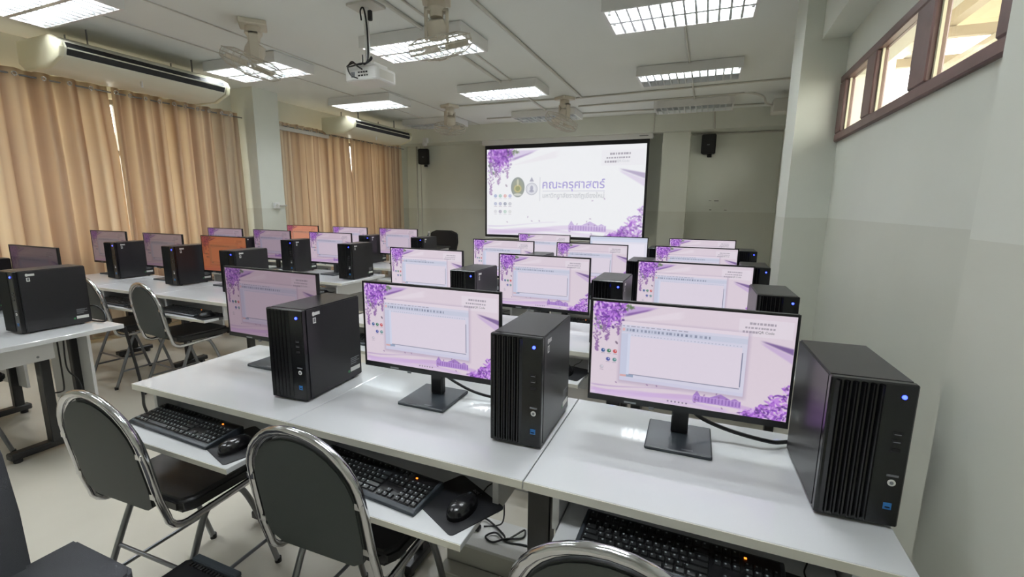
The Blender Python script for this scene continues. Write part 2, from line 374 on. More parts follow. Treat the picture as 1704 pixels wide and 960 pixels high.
# ------------------------------------------------------------------ display pictures (flat print on the screens)
def picture(W, H, kind):
    U, V = np.meshgrid((np.arange(W) + .0) / (W - 1), (np.arange(H) + .0) / (H - 1))
    A = 16 / 9
    base = np.array((221, 207, 219.)) if kind != 'proj' else np.array((243, 244, 247.))
    img = np.ones((H, W, 3)) * base
    r = np.random.default_rng(5)
    def blend(mask, col, a=1.0):
        m = (np.clip(mask, 0, 1) * a)[..., None]; img[:] = img * (1 - m) + np.array(col, float) * m
    fade = .5 if kind == 'proj' else 1.0
    px = 1.0 / H
    def disc(cx, cy_, rx, ry, col, a=1.0, ang=0.0):
        x0, x1 = int((cx - (rx + ry) / A - .01) * W), int((cx + (rx + ry) / A + .01) * W) + 2
        y0, y1 = int((cy_ - rx - ry - .01) * H), int((cy_ + rx + ry + .01) * H) + 2
        x0, y0 = max(x0, 0), max(y0, 0); x1, y1 = min(x1, W), min(y1, H)
        if x1 <= x0 or y1 <= y0: return
        dx = (U[y0:y1, x0:x1] - cx) * A; dy = V[y0:y1, x0:x1] - cy_
        ca, sa = math.cos(ang), math.sin(ang); p = dx * ca + dy * sa; q = -dx * sa + dy * ca
        d = (1 - np.sqrt((p / rx) ** 2 + (q / ry) ** 2)) * min(rx, ry) / px + .5
        m = (np.clip(d, 0, 1) * a * fade)[..., None]; s = img[y0:y1, x0:x1]; s[:] = s * (1 - m) + np.array(col, float) * m
    def rect(x0, x1, y0, y1, col, a=1.0): blend(((U >= x0) & (U <= x1) & (V >= y0) & (V <= y1)).astype(float), col, a)
    PUR = [(122, 62, 172), (158, 92, 204), (196, 138, 226), (222, 186, 238), (98, 56, 138), (178, 114, 214)]
    # soft swooshes
    def band(fn0, fn1, x0, x1, col, a):
        st = lambda q: (lambda c: c * c * (3 - 2 * c))(np.clip(q, 0, 1))
        e = .022; m = st((V - fn0(U)) / e + .3) * st((fn1(U) - V) / e + .3) * ((U > x0) & (U < x1)) * st((U - x0) / .04 + .35 * (x0 <= 0)) * st((x1 - U) / .05 + (x1 >= 1)); blend(m, col, a * fade)
    band(lambda u: .02 + 0 * u, lambda u: .16 - (u - .14) * .62, .14, .40, (168, 128, 206), .55)
    band(lambda u: .115 - (u - .16) * .5, lambda u: .155 - (u - .16) * .62, .16, .34, (112, 66, 150), .75)
    band(lambda u: .19 - (u - .16) * .5, lambda u: .2 - (u - .16) * .25, .16, .5, (232, 222, 232), .6)
    band(lambda u: .24 + (u - .84) * .35, lambda u: .25 + (u - .84) * .7, .84, 1.0, (104, 74, 140), .8)
    band(lambda u: .25 + (u - .84) * .7, lambda u: .27 + (u - .84) * 1.1, .84, 1.0, (190, 160, 212), .6)
    wv = lambda u, p, b, am: b + am * np.sin(u * 7 + p)
    band(lambda u: wv(u, .6, .90, .035), lambda u: wv(u, .6, .955, .03), 0, 1, (196, 160, 214), .65)
    band(lambda u: wv(u, 2.4, .93, .03), lambda u: wv(u, 2.0, .985, .03), 0, .75, (206, 178, 222), .7)
    band(lambda u: wv(u, 1.2, .86, .03), lambda u: wv(u, 1.3, .875, .034), 0, .5, (140, 96, 176), .55)
    band(lambda u: wv(u, 3.0, .965, .02), lambda u: 1 + 0 * u, 0, 1, (214, 190, 226), .7)
    # building silhouette
    bx0, bx1 = (.555, .79)
    rect(bx0, bx1, .865, .935, (172, 132, 208), .75 * fade)
    for k in range(14): rect(bx0 + .01 + k * .0165, bx0 + .018 + k * .0165, .875, .925, (120, 78, 168), .55 * fade)
    for cx, wd, ht in ((.575, .018, .05), (.69, .05, .045), (.76, .02, .02)):
        m = ((np.abs(U - cx) < wd * (V - (.865 - ht)) / ht) & (V < .866) & (V > .865 - ht)).astype(float); blend(m, (150, 104, 196), .8 * fade)
    # leaves then wisteria
    for k in range(60):
        disc(.155 + r.normal(0, .03), .03 + abs(r.normal(0, .02)), .03, .011, (96, 120, 84), .6, r.uniform(0, 3))
        if k % 2 == 0: disc(.02 + abs(r.normal(0, .02)), r.uniform(.1, .28), .028, .011, (92, 118, 92), .55, r.uniform(0, 3))
    for k in range(int(620)):
        cx = r.normal(.088, .036); cy_ = abs(r.normal(.03, .085))
        if cy_ > .27 or cx > .18: continue
        disc(cx, cy_, r.uniform(.012, .026), r.uniform(.007, .014), PUR[r.integers(0, 6)], .85, r.uniform(0, 3))
    for sx_, sy0, sy1, w0 in ((.028, .1, .53, .028), (.085, .18, .41, .026), (.145, .14, .34, .02), (.06, .15, .32, .02)):
        n = int((sy1 - sy0) * 210)
        for k in range(n):
            t = k / n; cy_ = sy0 + (sy1 - sy0) * t; cx = sx_ + r.normal(0, 1) * w0 * (1 - t * .75) * .55
            disc(cx, cy_, r.uniform(.009, .016), r.uniform(.004, .008), PUR[r.integers(0, 6)] if t < .5 else (140, 98, 160), .8, r.uniform(0, 3))
    for k in range(360):
        t = r.uniform(0, 1); cx = 1 - t * .2 + r.normal(0, .012); cy_ = .985 - (1 - t) ** 1.5 * .34 * r.uniform(0, 1) ** 1.3 + r.normal(0, .012)
        disc(cx, cy_, r.uniform(.011, .024), r.uniform(.006, .013), PUR[r.integers(0, 6)], .85, r.uniform(0, 3))
    for k in range(16): disc(r.uniform(.05, .95), r.uniform(.8, .97) if k > 4 else r.uniform(.5, .8), .011, .006, (134, 96, 150), .8, r.uniform(0, 3))
    # caption lines beside the code (too small to read)
    rect(.745, .99, .055, .215, (236, 232, 240), .35)
    for j, (xa, vv) in enumerate(((.795, .095), (.775, .135), (.765, .175))):
        x = xa
        while x < (.905 if j < 2 else .83):
            wd = r.uniform(.006, .014); rect(x, x + wd, vv - .010, vv + .010, (128, 120, 136), .6); x += wd + .004
    icons = [((.065, .515), (62, 92, 150)), ((.098, .515), (60, 120, 90)), ((.132, .515), (200, 80, 84)), ((.095, .605), (74, 84, 160)), ((.131, .605), (90, 140, 140)), ((.06, .695), (196, 186, 200))]
    if kind == 'proj':
        icons = [((.062 + i * .034, .54 + j * .092), [(110, 130, 190), (110, 170, 150), (214, 130, 124), (130, 140, 200), (140, 150, 190), (130, 130, 170), (90, 100, 130), (170, 170, 180), (205, 205, 210), (130, 120, 150), (150, 190, 170), (205, 205, 205)][j * 4 + i]) for j in range(3) for i in range(4)]
    for (cx, cy_), c in icons:
        disc(cx, cy_, .02, .02, c, 1.0); disc(cx + .003, cy_ - .005, .007, .007, (225, 225, 235), .8)
        rect(cx - .011, cx + .011, cy_ + .028, cy_ + .034, (130, 110, 140), .7 * fade)
    disc(.138, .42, .018, .01, (120, 100, 125), .9, .9)
    if kind == 'win':
        a0, a1, b0, b1 = .163, .795, .185, .815
        sh = np.clip(1 - np.maximum(np.abs(U - (a0 + a1) / 2) - (a1 - a0) / 2, 0) / .02, 0, 1) * np.clip(1 - np.maximum(np.abs(V - (b0 + b1) / 2 - .01) - (b1 - b0) / 2, 0) / .035, 0, 1)
        blend(sh, (150, 130, 165), .35)
        rect(a0, a1, b0, b1, (212, 210, 228)); rect(a0, a1, b0, b0 + .035, (226, 214, 226)); rect(a0, a1, b0 + .06, b0 + .115, (200, 203, 222))
        rect(a0, a0 + .048, b0 + .125, b1 - .04, (198, 202, 224)); rect(a0 + .036, a0 + .05, b0 + .13, b1 - .05, (210, 214, 234))
        rect(a0 + .05, a1 - .022, b0 + .15, b1 - .075, (222, 212, 226)); rect(a1 - .023, a1 - .019, b0 + .2, b1 - .09, (120, 122, 150))
        rect(a0 + .05, a1 - .02, b1 - .077, b1 - .07, (140, 140, 164)); rect(a0, a1, b1 - .035, b1, (206, 204, 226))
        rect(a0 + .002, a0 + .035, b1 - .065, b1 - .045, (214, 168, 168)); rect(a0 + .036, a0 + .075, b1 - .07, b1 - .045, (150, 164, 190))
        rect(a0 + .004, a0 + .02, b0 + .07, b0 + .1, (224, 178, 182))
        x = a0 + .026
        while x < a0 + .46:
            wd = r.uniform(.007, .014); rect(x, x + wd, b0 + .075, b0 + .1, (106, 112, 140), r.uniform(.35, .85)); x += wd + r.uniform(.005, .014)
        x = a0 + .004
        while x < a0 + .34:
            wd = r.uniform(.012, .03); rect(x, x + wd, b0 + .043, b0 + .052, (120, 114, 138), .6); x += wd + .009
        x = a0 + .055
        while x < a1 - .03: rect(x, x + .006, b0 + .135, b0 + .142, (150, 154, 180), .6); x += .017
        rect(.40, .56, .955, .958, (200, 180, 210), .3)
        for k in range(6): disc(.43 + k * .019, .965, .008, .008, (100, 80, 120), .8)
        rect(.0, .03, .965, .995, (232, 224, 236), .3)
    if kind == 'white':
        rect(0, 1, 0, 1, (226, 224, 238)); rect(0, 1, 0, .06, (206, 212, 232)); rect(0, 1, .06, .14, (214, 220, 238)); rect(.06, .95, .2, 1, (236, 232, 244))
        rect(0, .04, .14, 1, (204, 212, 234))
    if kind == 'proj':
        # oval crest and round seal
        disc(.217, .44, .083, .115, (128, 136, 132), 1.5); disc(.217, .44, .064, .092, (166, 170, 150), 1.4); disc(.217, .455, .046, .046, (214, 200, 140), 1.4); disc(.217, .455, .028, .028, (140, 150, 112), 1.4)
        disc(.217, .385, .012, .04, (226, 224, 204), 1.4); disc(.217, .525, .05, .014, (236, 236, 230), 1.4)
        disc(.311, .46, .07, .07, (170, 172, 186), 1.5); disc(.311, .46, .062, .062, (238, 239, 244), 1.6); disc(.311, .46, .054, .054, (196, 198, 208), 1.4); disc(.311, .46, .05, .05, (238, 239, 244), 1.6)
        disc(.311, .45, .018, .03, (160, 160, 182), 1.4); disc(.311, .485, .028, .016, (160, 160, 182), 1.4)
        m = ((np.abs(U - .311) < .014 * (V - .325) / .05) & (V > .325) & (V < .375)).astype(float); blend(m, (172, 172, 190), .9)
        rect(.364, .3665, .33, .6, (190, 192, 204), .9); rect(.385, .772, .483, .487, (190, 188, 210), .9)
    img = np.clip(img, 0, 255) / 255
    return np.where(img <= .04045, img / 12.92, ((img + .055) / 1.055) ** 2.4)
def screen_mesh(name, w, h, W, H, kind):
    """picture plane in local x/z (x 0..w, z 0..h), facing -y"""
    img = picture(W, H, kind)
    xs = np.linspace(0, w, W); zs = np.linspace(h, 0, H)
    X, Z = np.meshgrid(xs, zs); co = np.stack([X, np.zeros_like(X), Z], -1).reshape(-1, 3).astype(np.float32)
    i = np.arange((H - 1) * W).reshape(H - 1, W)[:, :-1]
    q = np.stack([i + W, i + W + 1, i + 1, i], -1).reshape(-1, 4).astype(np.int32)
    me = bpy.data.meshes.new(name); me.vertices.add(len(co)); me.vertices.foreach_set('co', co.ravel())
    me.loops.add(q.size); me.loops.foreach_set('vertex_index', q.ravel())
    me.polygons.add(len(q)); me.polygons.foreach_set('loop_start', np.arange(0, q.size, 4, dtype=np.int32))
    me.update(calc_edges=True)
    a = me.color_attributes.new('picture', 'FLOAT_COLOR', 'POINT')
    a.data.foreach_set('color', np.concatenate([img, np.ones((H, W, 1))], -1).reshape(-1).astype(np.float32))
    me.materials.append(SM['norm'])
    return me
MW, MH, BZ = .54, .312, .0065
SCR_HI = screen_mesh('display_picture', MW - 2 * BZ, MH - BZ - .018, 416, 234, 'win')
SCR_LO = screen_mesh('display_picture_small', MW - 2 * BZ, MH - BZ - .018, 176, 99, 'win')
SCR_WH = screen_mesh('display_picture_plain', MW - 2 * BZ, MH - BZ - .018, 96, 54, 'white')

# ------------------------------------------------------------------ wording for labels
ROWW = ['nearest', 'second', 'third', 'farthest']
POSR = ['left', 'middle', 'right']
def where(block, row, pos):
    b = 'screen-side block' if block == 'R' else 'curtain-side block'
    return '%s desk, %s row, %s' % (POSR[pos], ROWW[row], b)

# ------------------------------------------------------------------ computer desk
def make_desk(name, depth, frames, tray=True, tray_out=.14, drawer=False):
    """frames: list of (x, front post y or None, rear post y, foot y0, foot y1)"""
    r = empty(name); W = .797
    top = ob('tabletop', MB().box(0, W, 0, depth, .726, .75), LAM, r, bevel=.002, seg=1)
    ob('edge_band', MB().box(0, W, -.0025, -.0002, .727, .749), EDGE, top)
    ob('modesty_panel', MB().box(.06, (W - .06) if tray else .50, depth - .045, depth - .03, .36 if tray else .2, .725), WPANEL, r)
    if tray:
        for x in (.068, .700):
            ob('tray_bracket', MB().box(x, x + .018, .03, .40, .615, .725), WPANEL, r, bevel=.001, seg=1)
        t = ob('keyboard_tray', MB().box(.090, .696, -tray_out, -tray_out + .36, .622, .64), LAM, r, bevel=.0015, seg=1)
        ob('edge_band', MB().box(.090, .696, -tray_out - .002, -tray_out - .0003, .6225, .6395), EDGE, t)
        for x in (.0865, .6965): ob('runner', MB().box(x, x + .003, .0, .36, .622, .638), STEELT, r)
    if drawer:
        d = ob('drawer', MB().box(.05, .66, .06, .34, .61, .725), WPANEL, r, bevel=.003, seg=1)
        ob('screw', MB().cyl((.66, .27, .635), (.663, .27, .635), .006, 8), STEELT, d)
    for x, yf, yr, f0, f1 in frames:
        if yf is not None: ob('leg', MB().box(x - .032, x + .032, yf, yf + .045, .05, .70), BSTEEL, r, bevel=.004, seg=1)
        ob('leg', MB().box(x - .02, x + .02, yr, yr + .05, .05, .70), BSTEEL, r, bevel=.004, seg=1)
        ob('top_rail', MB().box(x - .02, x + .02, (yr - .02) if yf is None else .03, depth - .06, .70, .7255), BSTEEL, r, bevel=.002, seg=1)
        ft = ob('foot', MB().box(x - .03, x + .03, f0, f1, .022, .06), BSTEEL, r, bevel=.006, seg=1)
        for yy in (f0 + .035, f1 - .035): ob('leveller', MB().cyl((x, yy, 0), (x, yy, .022), .02, 12), BSTEEL, ft)
    return r
D_MID = make_desk('computer_desk', .55, [(.20, None, .40, .30, .53)]); index_kids(D_MID)
D_END = make_desk('computer_desk', .55, [(.02, .065, .40, -.02, .53), (.74, None, .40, .30, .53)]); index_kids(D_END)
D_LEFT = make_desk('computer_desk', .60, [(.44, None, .40, .28, .57)], tray_out=.10); index_kids(D_LEFT)
D_LEFT0 = make_desk('computer_desk', .60, [(.37, .37, .52, .19, .60)], tray=False, drawer=True); index_kids(D_LEFT0)
used = set()
def take(proto):
    if proto.name in used: return copy_tree(proto)
    used.add(proto.name); return proto

# ------------------------------------------------------------------ tower
TW, TD, TH = .155, .304, .328
def make_tower():
    r = empty('computer_tower')
    ob('case', MB().box(0, TW, .022, TD, .008, TH), CASE, r, bevel=.004, seg=2)
    f = ob('front_panel', MB().box(0, TW, .004, .0225, .006, TH), FRONT, r, bevel=.003, seg=1)
    for k in range(6):
        x = .008 + k * .0155
        ob('rib', MB().add([(x, .004, .012), (x + .012, .004, .012), (x + .006, -.0035, .012), (x, .004, TH - .006), (x + .012, .004, TH - .006), (x + .006, -.0035, TH - .006)],
                           [(0, 1, 2), (5, 4, 3), (0, 3, 4, 1), (1, 4, 5, 2), (2, 5, 3, 0)]), FRONT, f, smooth=False)
    led = ob('power_light', MB().lathe([(.0005, .001), (.004, .0012), (.0046, .003), (.0046, .005)], (.131, .0, 0), 12, 'y'), LEDB, r, loc=(0, 0, TH - .028))
    for z in (.215, .198, .178): ob('port', MB().box(.122, .138, .0028, .0045, z, z + .007), DARK, f)
    for z in (.2155, .1985): ob('port_lip', MB().box(.124, .136, .0022, .0032, z + .001, z + .0025), STICKG, f)
    ob('badge', MB().box(.122, .143, .003, .0045, .122, .1265), STICKG, f)
    ob('round_sticker', MB().cyl((.1325, .003, .108), (.1325, .0045, .108), .0075, 16), STICK, f)
    ob('round_mark', MB().cyl((.1325, .0025, .108), (.1325, .0033, .108), .0038, 12), STICKG, f)
    ob('blue_sticker', MB().box(.124, .139, .003, .0045, .046, .061), STICKB, f)
    ob('blue_mark', MB().box(.127, .136, .0024, .0033, .050, .0525), FRONT, f)
    # labels on the right-hand side
    ob('asset_sticker', MB().prism([(.062, .300), (.088, .300), (.088, .311), (.062, .311), (.059, .313), (.055, .313), (.052, .309), (.052, .302), (.055, .298), (.059, .298)], TW - .0004, TW + .0006, 'yz'), STICK, r)
    ob('asset_sticker', MB().box(TW - .0004, TW + .0006, .054, .068, .272, .292), STICK, r)
    ob('sticker_print', MB().box(TW, TW + .0009, .057, .065, .276, .289), STICKG, r)
    ob('spec_label', MB().box(TW - .0004, TW + .0006, .235, .290, .036, .052), STICK, r)
    for z, a, b in ((.086, .238, .287), (.079, .238, .275), (.072, .238, .287), (.064, .238, .27)): ob('label_print', MB().box(TW - .0004, TW + .0005, a, b, z, z + .0035), STICKG, r)
    ob('teal_sticker', MB().cyl((TW - .0004, .226, .040), (TW + .0006, .226, .040), .0055, 12), STICKK, r)
    for x in (.02, TW - .02):
        for y in (.05, TD - .04): ob('rubber_foot', MB().cyl((x, y, 0), (x, y, .0085), .009, 10), DGREY, r)
    return r
TOWER = make_tower(); index_kids(TOWER)

# ------------------------------------------------------------------ monitor
def make_monitor():
    r = empty('monitor')          # origin at left end of the panel, on the desk, y = panel face
    zb = .10
    b = MB().box(0, MW, .003, .016, zb, zb + MH)
    h = ob('housing', b, BPLAS, r, bevel=.002, seg=1)
    ob('back_bulge', MB().add([(.06, .016, zb + .03), (MW - .06, .016, zb + .03), (MW - .06, .016, zb + MH - .05), (.06, .016, zb + MH - .05),
                               (.13, .042, zb + .07), (MW - .13, .042, zb + .07), (MW - .13, .042, zb + MH - .12), (.13, .042, zb + MH - .12)],
                              [(3, 2, 1, 0), (4, 5, 6, 7), (0, 1, 5, 4), (1, 2, 6, 5), (2, 3, 7, 6), (3, 0, 4, 7)]), BPLAS, h)
    # thin bezel strips around the picture
    for nm, q in (('bezel', (0, MW, zb + MH - BZ, zb + MH)), ('bezel', (0, BZ, zb, zb + MH)), ('bezel', (MW - BZ, MW, zb, zb + MH)), ('chin', (0, MW, zb, zb + .018))):
        ob(nm, MB().box(q[0], q[1], 0, .0031, q[2], q[3]), BPLAS, h)
    s = obj('screen', SCR_LO, None, r, (BZ, .0022, zb + .018))
    ob('sensor_tab', MB().box(.182, .196, -.0006, .004, zb - .006, zb + .002), STICKG, r)
    ob('sticker', MB().box(.11, .145, -.0005, .0005, zb + .003, zb + .008), LOGOG, r)
    ob('neck', MB().box(MW / 2 - .024, MW / 2 + .024, .048, .072, .012, zb + .14), BPLAS, r, bevel=.004, seg=1)
    ob('hinge', MB().box(MW / 2 - .05, MW / 2 + .05, .036, .056, zb + .07, zb + .15), BPLAS, r, bevel=.004, seg=1)
    ob('stand_base', MB().box(MW / 2 - .09, MW / 2 + .09, -.062, .122, 0, .012), DGREY, r, bevel=.003, seg=1)
    ob('base_mark', MB().box(MW / 2 + .01, MW / 2 + .04, -.05, -.044, .0119, .0123), STICKG, r)
    return r, s
MON, MON_S = make_monitor(); index_kids(MON)

# ------------------------------------------------------------------ keyboard, mouse, pad
KW, KD = .44, .135
def key_layout():
    ks = []; u = .0186; x0 = .012; rows = []
    def row(y, ws, xs=None):
        x = x0
        for wd in ws:
            if wd > 0: ks.append((x, y, wd * u))
            x += abs(wd) * u
    row(.108, [1, -1, 1, 1, 1, 1, -.5, 1, 1, 1, 1, -.5, 1, 1, 1, 1])
    row(.083, [1] * 13 + [2]); row(.066, [1.5] + [1] * 12 + [1.5]); row(.049, [1.75] + [1] * 11 + [2.25]); row(.032, [2.25] + [1] * 10 + [2.75])
    row(.015, [1.25, 1.25, 1.25, 6.25, 1.25, 1.25, 1.25, 1.25])
    nx = x0 + 15.35 * u
    for y in (.108, .083, .066):
        for k in range(3): ks.append((nx + k * u, y, u))
    ks.append((nx + u, .032, u))
    for k in range(3): ks.append((nx + k * u, .015, u))
    px_ = nx + 3.3 * u
    for y in (.083, .066, .049, .032, .015):
        for k in range(4): ks.append((px_ + k * u, y, u))
    return ks
KEYS = key_layout()
KEYMESH = {}
def key_mesh(w):
    k = round(w, 4)
    if k not in KEYMESH:
        d = .0152; m = MB(); a = .0015; b = .0035
        m.add([(a, 0, 0), (w - a, 0, 0), (w - a, d, 0), (a, d, 0), (b, .0015, .005), (w - b, .0015, .005), (w - b, d - .003, .006), (b, d - .003, .006)],
              [(3, 2, 1, 0), (4, 5, 6, 7), (0, 1, 5, 4), (1, 2, 6, 5), (2, 3, 7, 6), (3, 0, 4, 7)])
        me = m.mesh('key', smooth=False); me.materials.append(KEYM); me.materials.append(KEYL)
        # pale legend on the cap
        bm = bmesh.new(); bm.from_mesh(me)
        vs = [bm.verts.new(p) for p in ((b + .001, d - .0085, .0062), (b + .0048, d - .0085, .0062), (b + .0048, d - .0048, .0065), (b + .001, d - .0048, .0065))]
        f = bm.faces.new(vs); f.material_index = 1; bm.to_mesh(me); bm.free()
        KEYMESH[k] = me
    return KEYMESH[k]
def make_keyboard(single):
    r = empty('keyboard')
    ob('body', MB().prism([(0, 0), (KD, 0), (KD, .024), (.127, .0255), (.012, .0145), (0, .010)], 0, KW, 'yz'), DGREY, r, bevel=.002, seg=1)
    ob('key_well', MB().add([(.009, .013, .01), (KW - .009, .013, .01), (KW - .009, .126, .01), (.009, .126, .01), (.009, .013, .0151), (KW - .009, .013, .0151), (KW - .009, .126, .0259), (.009, .126, .0259)],
                            [(3, 2, 1, 0), (4, 5, 6, 7), (0, 1, 5, 4), (1, 2, 6, 5), (2, 3, 7, 6), (3, 0, 4, 7)]), BPLAS, r)
    ob('lock_light', MB().box(.36, .3655, .110, .1135, .024, .0265), LEDO, r)
    sl = math.atan2(.0108, .113)
    if single:
        for x, y, wd in KEYS: obj('key', key_mesh(wd), None, r, (x, y, .0146 + (y - .013) * .0956), (sl, 0, 0))
    else:
        m = MB()
        for x, y, wd in KEYS:
            z = .0146 + (y - .013) * .0956; d = .0152
            m.add([(x + .0015, y, z), (x + wd - .0015, y, z), (x + wd - .0015, y + d, z), (x + .0015, y + d, z), (x + .003, y + .002, z + .006), (x + wd - .003, y + .002, z + .006), (x + wd - .003, y + d - .003, z + .007), (x + .003, y + d - .003, z + .007)],
                  [(4, 5, 6, 7), (0, 1, 5, 4), (1, 2, 6, 5), (2, 3, 7, 6), (3, 0, 4, 7)])
        tag(ob('keys', m, KEYM, r, smooth=False), kind='stuff')
    return r
KB1 = make_keyboard(True); index_kids(KB1)
KB2 = make_keyboard(False); index_kids(KB2)
def make_mouse():
    r = empty('mouse'); m = MB(); n, k = 20, 8
    L, Wd, Hh = .056, .031, .036
    vs = []
    for j in range(k + 1):
        t = j / k * PI / 2
        for i in range(n):
            a = 2 * PI * i / n
            vs.append((Wd * math.cos(a) * math.cos(t) ** .7 * (1 - .12 * math.sin(a)), L * math.sin(a) * math.cos(t) ** .7 - .006 * math.sin(t), Hh * math.sin(t) ** .85))
    fs = [(j * n + i, j * n + (i + 1) % n, (j + 1) * n + (i + 1) % n, (j + 1) * n + i) for j in range(k) for i in range(n)] + [tuple(range(n - 1, -1, -1))]
    m.add(vs, fs); ob('shell', m, mat('mouse_gloss_black', (20, 20, 23), .22), r, angle=80)
    ob('wheel', MB().cyl((-.003, .03, .0255), (.003, .03, .0255), .008, 14), DGREY, r)
    ob('button_gap', MB().tube([(0, .05, .0125), (0, .04, .0255), (0, .022, .0335), (0, .008, .0357)], .0008, 5), DARK, r)
    ob('mouse_cord', MB().tube(smooth_path([(0, .054, .008), (.004, .085, .004), (.001, .12, .004), (.012, .16, .004), (.01, .21, .004)], 5), .0018, 6), CABLE, r)
    me = fit_text('acer', .017); o = obj('lettering', me, LOGOG, r, (-.0085, -.022, .0345), (math.radians(14), 0, 0))
    return r
MOUSE = make_mouse(); index_kids(MOUSE)
def rrect(w, d, r, n=4):
    out = []
    for cx, cy_, a in ((w / 2 - r, d / 2 - r, 0), (-w / 2 + r, d / 2 - r, PI / 2), (-w / 2 + r, -d / 2 + r, PI), (w / 2 - r, -d / 2 + r, 3 * PI / 2)):
        for i in range(n + 1): out.append((cx + r * math.cos(a + PI / 2 * i / n), cy_ + r * math.sin(a + PI / 2 * i / n)))
    return out
def make_pad():
    r = empty('mouse_pad')
    ob('mat', MB().prism(rrect(.2, .17, .012), 0, .0025, 'xy'), PADM, r)
    me = fit_text('acer', .032); obj('lettering', me, LOGOG, r, (-.016, .062, .0028))
    return r
PAD = make_pad(); index_kids(PAD)

# ------------------------------------------------------------------ place the workstations
RX = [0.0, .80, 1.60]; LX = [-3.43, -2.63, -1.83]
FRONT_R = [0.0, 1.09, 2.02, 3.08]; FRONT_L = [-.08, 1.14, 2.13, 3.1]
MONS = {'R00': (.045, .373, -.011, 'dim'), 'R01': (.856, .308, .009, 'norm'), 'R02': (1.677, .343, .022, 'norm'),
        'L01': (-2.92, .48, 0, 'dark'), 'L02': (-2.073, .484, .005, 'dark'), 'L10': (-3.558, 1.618, .02, 'grey'), 'L11': (-2.739, 1.619, 0, 'grey'), 'L12': (-1.978, 1.634, .007, 'orange'),
        'L20': (-3.19, 2.529, .01, 'dim'), 'L21': (-2.475, 2.53, -.02, 'dim'), 'L22': (-1.668, 2.509, -.02, 'soft'),
        'L30': (-3.098, 3.523, -.013, 'peach'), 'L31': (-2.321, 3.518, -.02, 'soft'), 'L32': (-1.604, 3.51, -.015, 'soft'),
        'R10': (.091, 1.478, -.018, 'norm'), 'R11': (.883, 1.438, -.02, 'norm'), 'R12': (1.662, 1.447, -.02, 'norm'),
        'R20': (.203, 2.432, -.02, 'norm'), 'R21': (.927, 2.422, -.02, 'norm'), 'R22': (1.65, 2.46, 0, 'norm'),
        'R30': (.24, 3.349, -.02, 'norm'), 'R31': (.96, 3.374, -.02, 'white'), 'R32': (1.68, 3.376, 0, 'norm')}
TOWS = {'R00': (.594, .118, .056), 'R01': (1.436, .147, .016), 'R02': (2.247, .137, .044),
        'L01': (-2.20, .17, .0), 'L02': (-1.385, .166, .0), 'L10': (-3.0, 1.436, 0), 'L11': (-2.18, 1.429, 0), 'L12': (-1.43, 1.392, 0),
        'L20': (-2.645, 2.39, 0), 'L21': (-1.93, 2.386, 0), 'L22': (-1.125, 2.30, 0), 'L30': (-2.5, 3.35, 0), 'L31': (-1.775, 3.342, 0), 'L32': (-1.06, 3.355, 0),
        'R10': (.676, 1.231, .0), 'R11': (1.474, 1.23, .0), 'R12': (2.193, 1.141, .03), 'R20': (.739, 2.166, 0), 'R21': (1.501, 2.144, 0), 'R22': (2.199, 2.155, 0),
        'R30': (.79, 3.3, 0), 'R31': (1.512, 3.25, 0), 'R32': (2.228, 3.323, 0)}
LOOK = {'orange': 'orange tinted', 'peach': 'peach tinted', 'white': 'plain white', 'dark': 'dark washed out', 'grey': 'dull grey', 'dim': 'dim lilac', 'soft': 'pale lilac', 'norm': 'bright lilac'}
for key, (mx_, my_, mr_, look) in MONS.items():
    blk, row, pos = key[0], int(key[1]), int(key[2])
    wh = where(blk, row, pos)
    x0 = (RX if blk == 'R' else LX)[pos] + ((0, 0, .10, .16)[row] if blk == 'L' else 0); y0 = (FRONT_R if blk == 'R' else FRONT_L)[row]
    proto = (D_LEFT if row else D_LEFT0) if blk == 'L' else (D_END if pos == 2 else D_MID)
    d = take(proto); d.location = (x0, y0, 0)
    tag(d, 'white computer desk on black legs, ' + wh.replace(' desk', ' of its three', 1), 'desk', 'white computer desks')
    # tower
    t = take(TOWER); tx, ty, tr = TOWS[key]; t.location = (tx, ty, .75); t.rotation_euler = (0, 0, tr)
    tag(t, 'black computer tower standing on %s' % wh, 'computer tower', 'black computer towers')
    # monitor
    first = MON.name not in used
    m = take(MON); m.location = (mx_, my_, .75); m.rotation_euler = (0, 0, mr_)
    tag(m, 'thin monitor with %s picture on %s' % (LOOK[look], wh), 'monitor', 'flat monitors')
    for ch in (MON.children if first else m.children):
        if ch.name.startswith('screen'):
            if blk == 'R' and row == 0: ch.data = SCR_HI
            if look == 'white': ch.data = SCR_WH
            ch.material_slots[0].link = 'OBJECT'; ch.material_slots[0].material = SM[look]
    # keyboard, mouse and pad on the tray
    if key in ('L01', 'L02') or row == 3: continue
    near = blk == 'R' and row == 0
    kx, ky, kr = {'R00': (.045 + x0, -.075, -.04), 'R01': (.90, -.065, -.085), 'R02': (1.745, -.055, -.03)}.get(key, (x0 + .095, y0 - .06, -.03))
    if near and key == 'R00': kx = .094
    k = take(KB1 if near else KB2); k.location = (kx, ky, .64); k.rotation_euler = (0, 0, kr)
    tag(k, 'black keyboard on pull-out tray of %s' % wh, 'keyboard', 'black keyboards')
    pxx, pyy, pr = {'R00': (.60, -.02, -.3), 'R01': (1.412, -.005, -.48), 'R02': (2.215, -.02, -.12)}.get(key, (x0 + .60, y0 + .0, -.2))
    p = take(PAD); p.location = (pxx, pyy, .64 + (.0)); p.rotation_euler = (0, 0, pr)
    tag(p, 'dark mouse pad on tray of %s' % wh, 'mouse pad', 'dark mouse pads')
    mo = take(MOUSE); mo.location = (pxx + (.03 if key == 'R01' else .01), pyy - .022, .6425); mo.rotation_euler = (0, 0, pr * .3)
    tag(mo, 'black mouse lying on pad of %s' % wh, 'mouse', 'black mice')

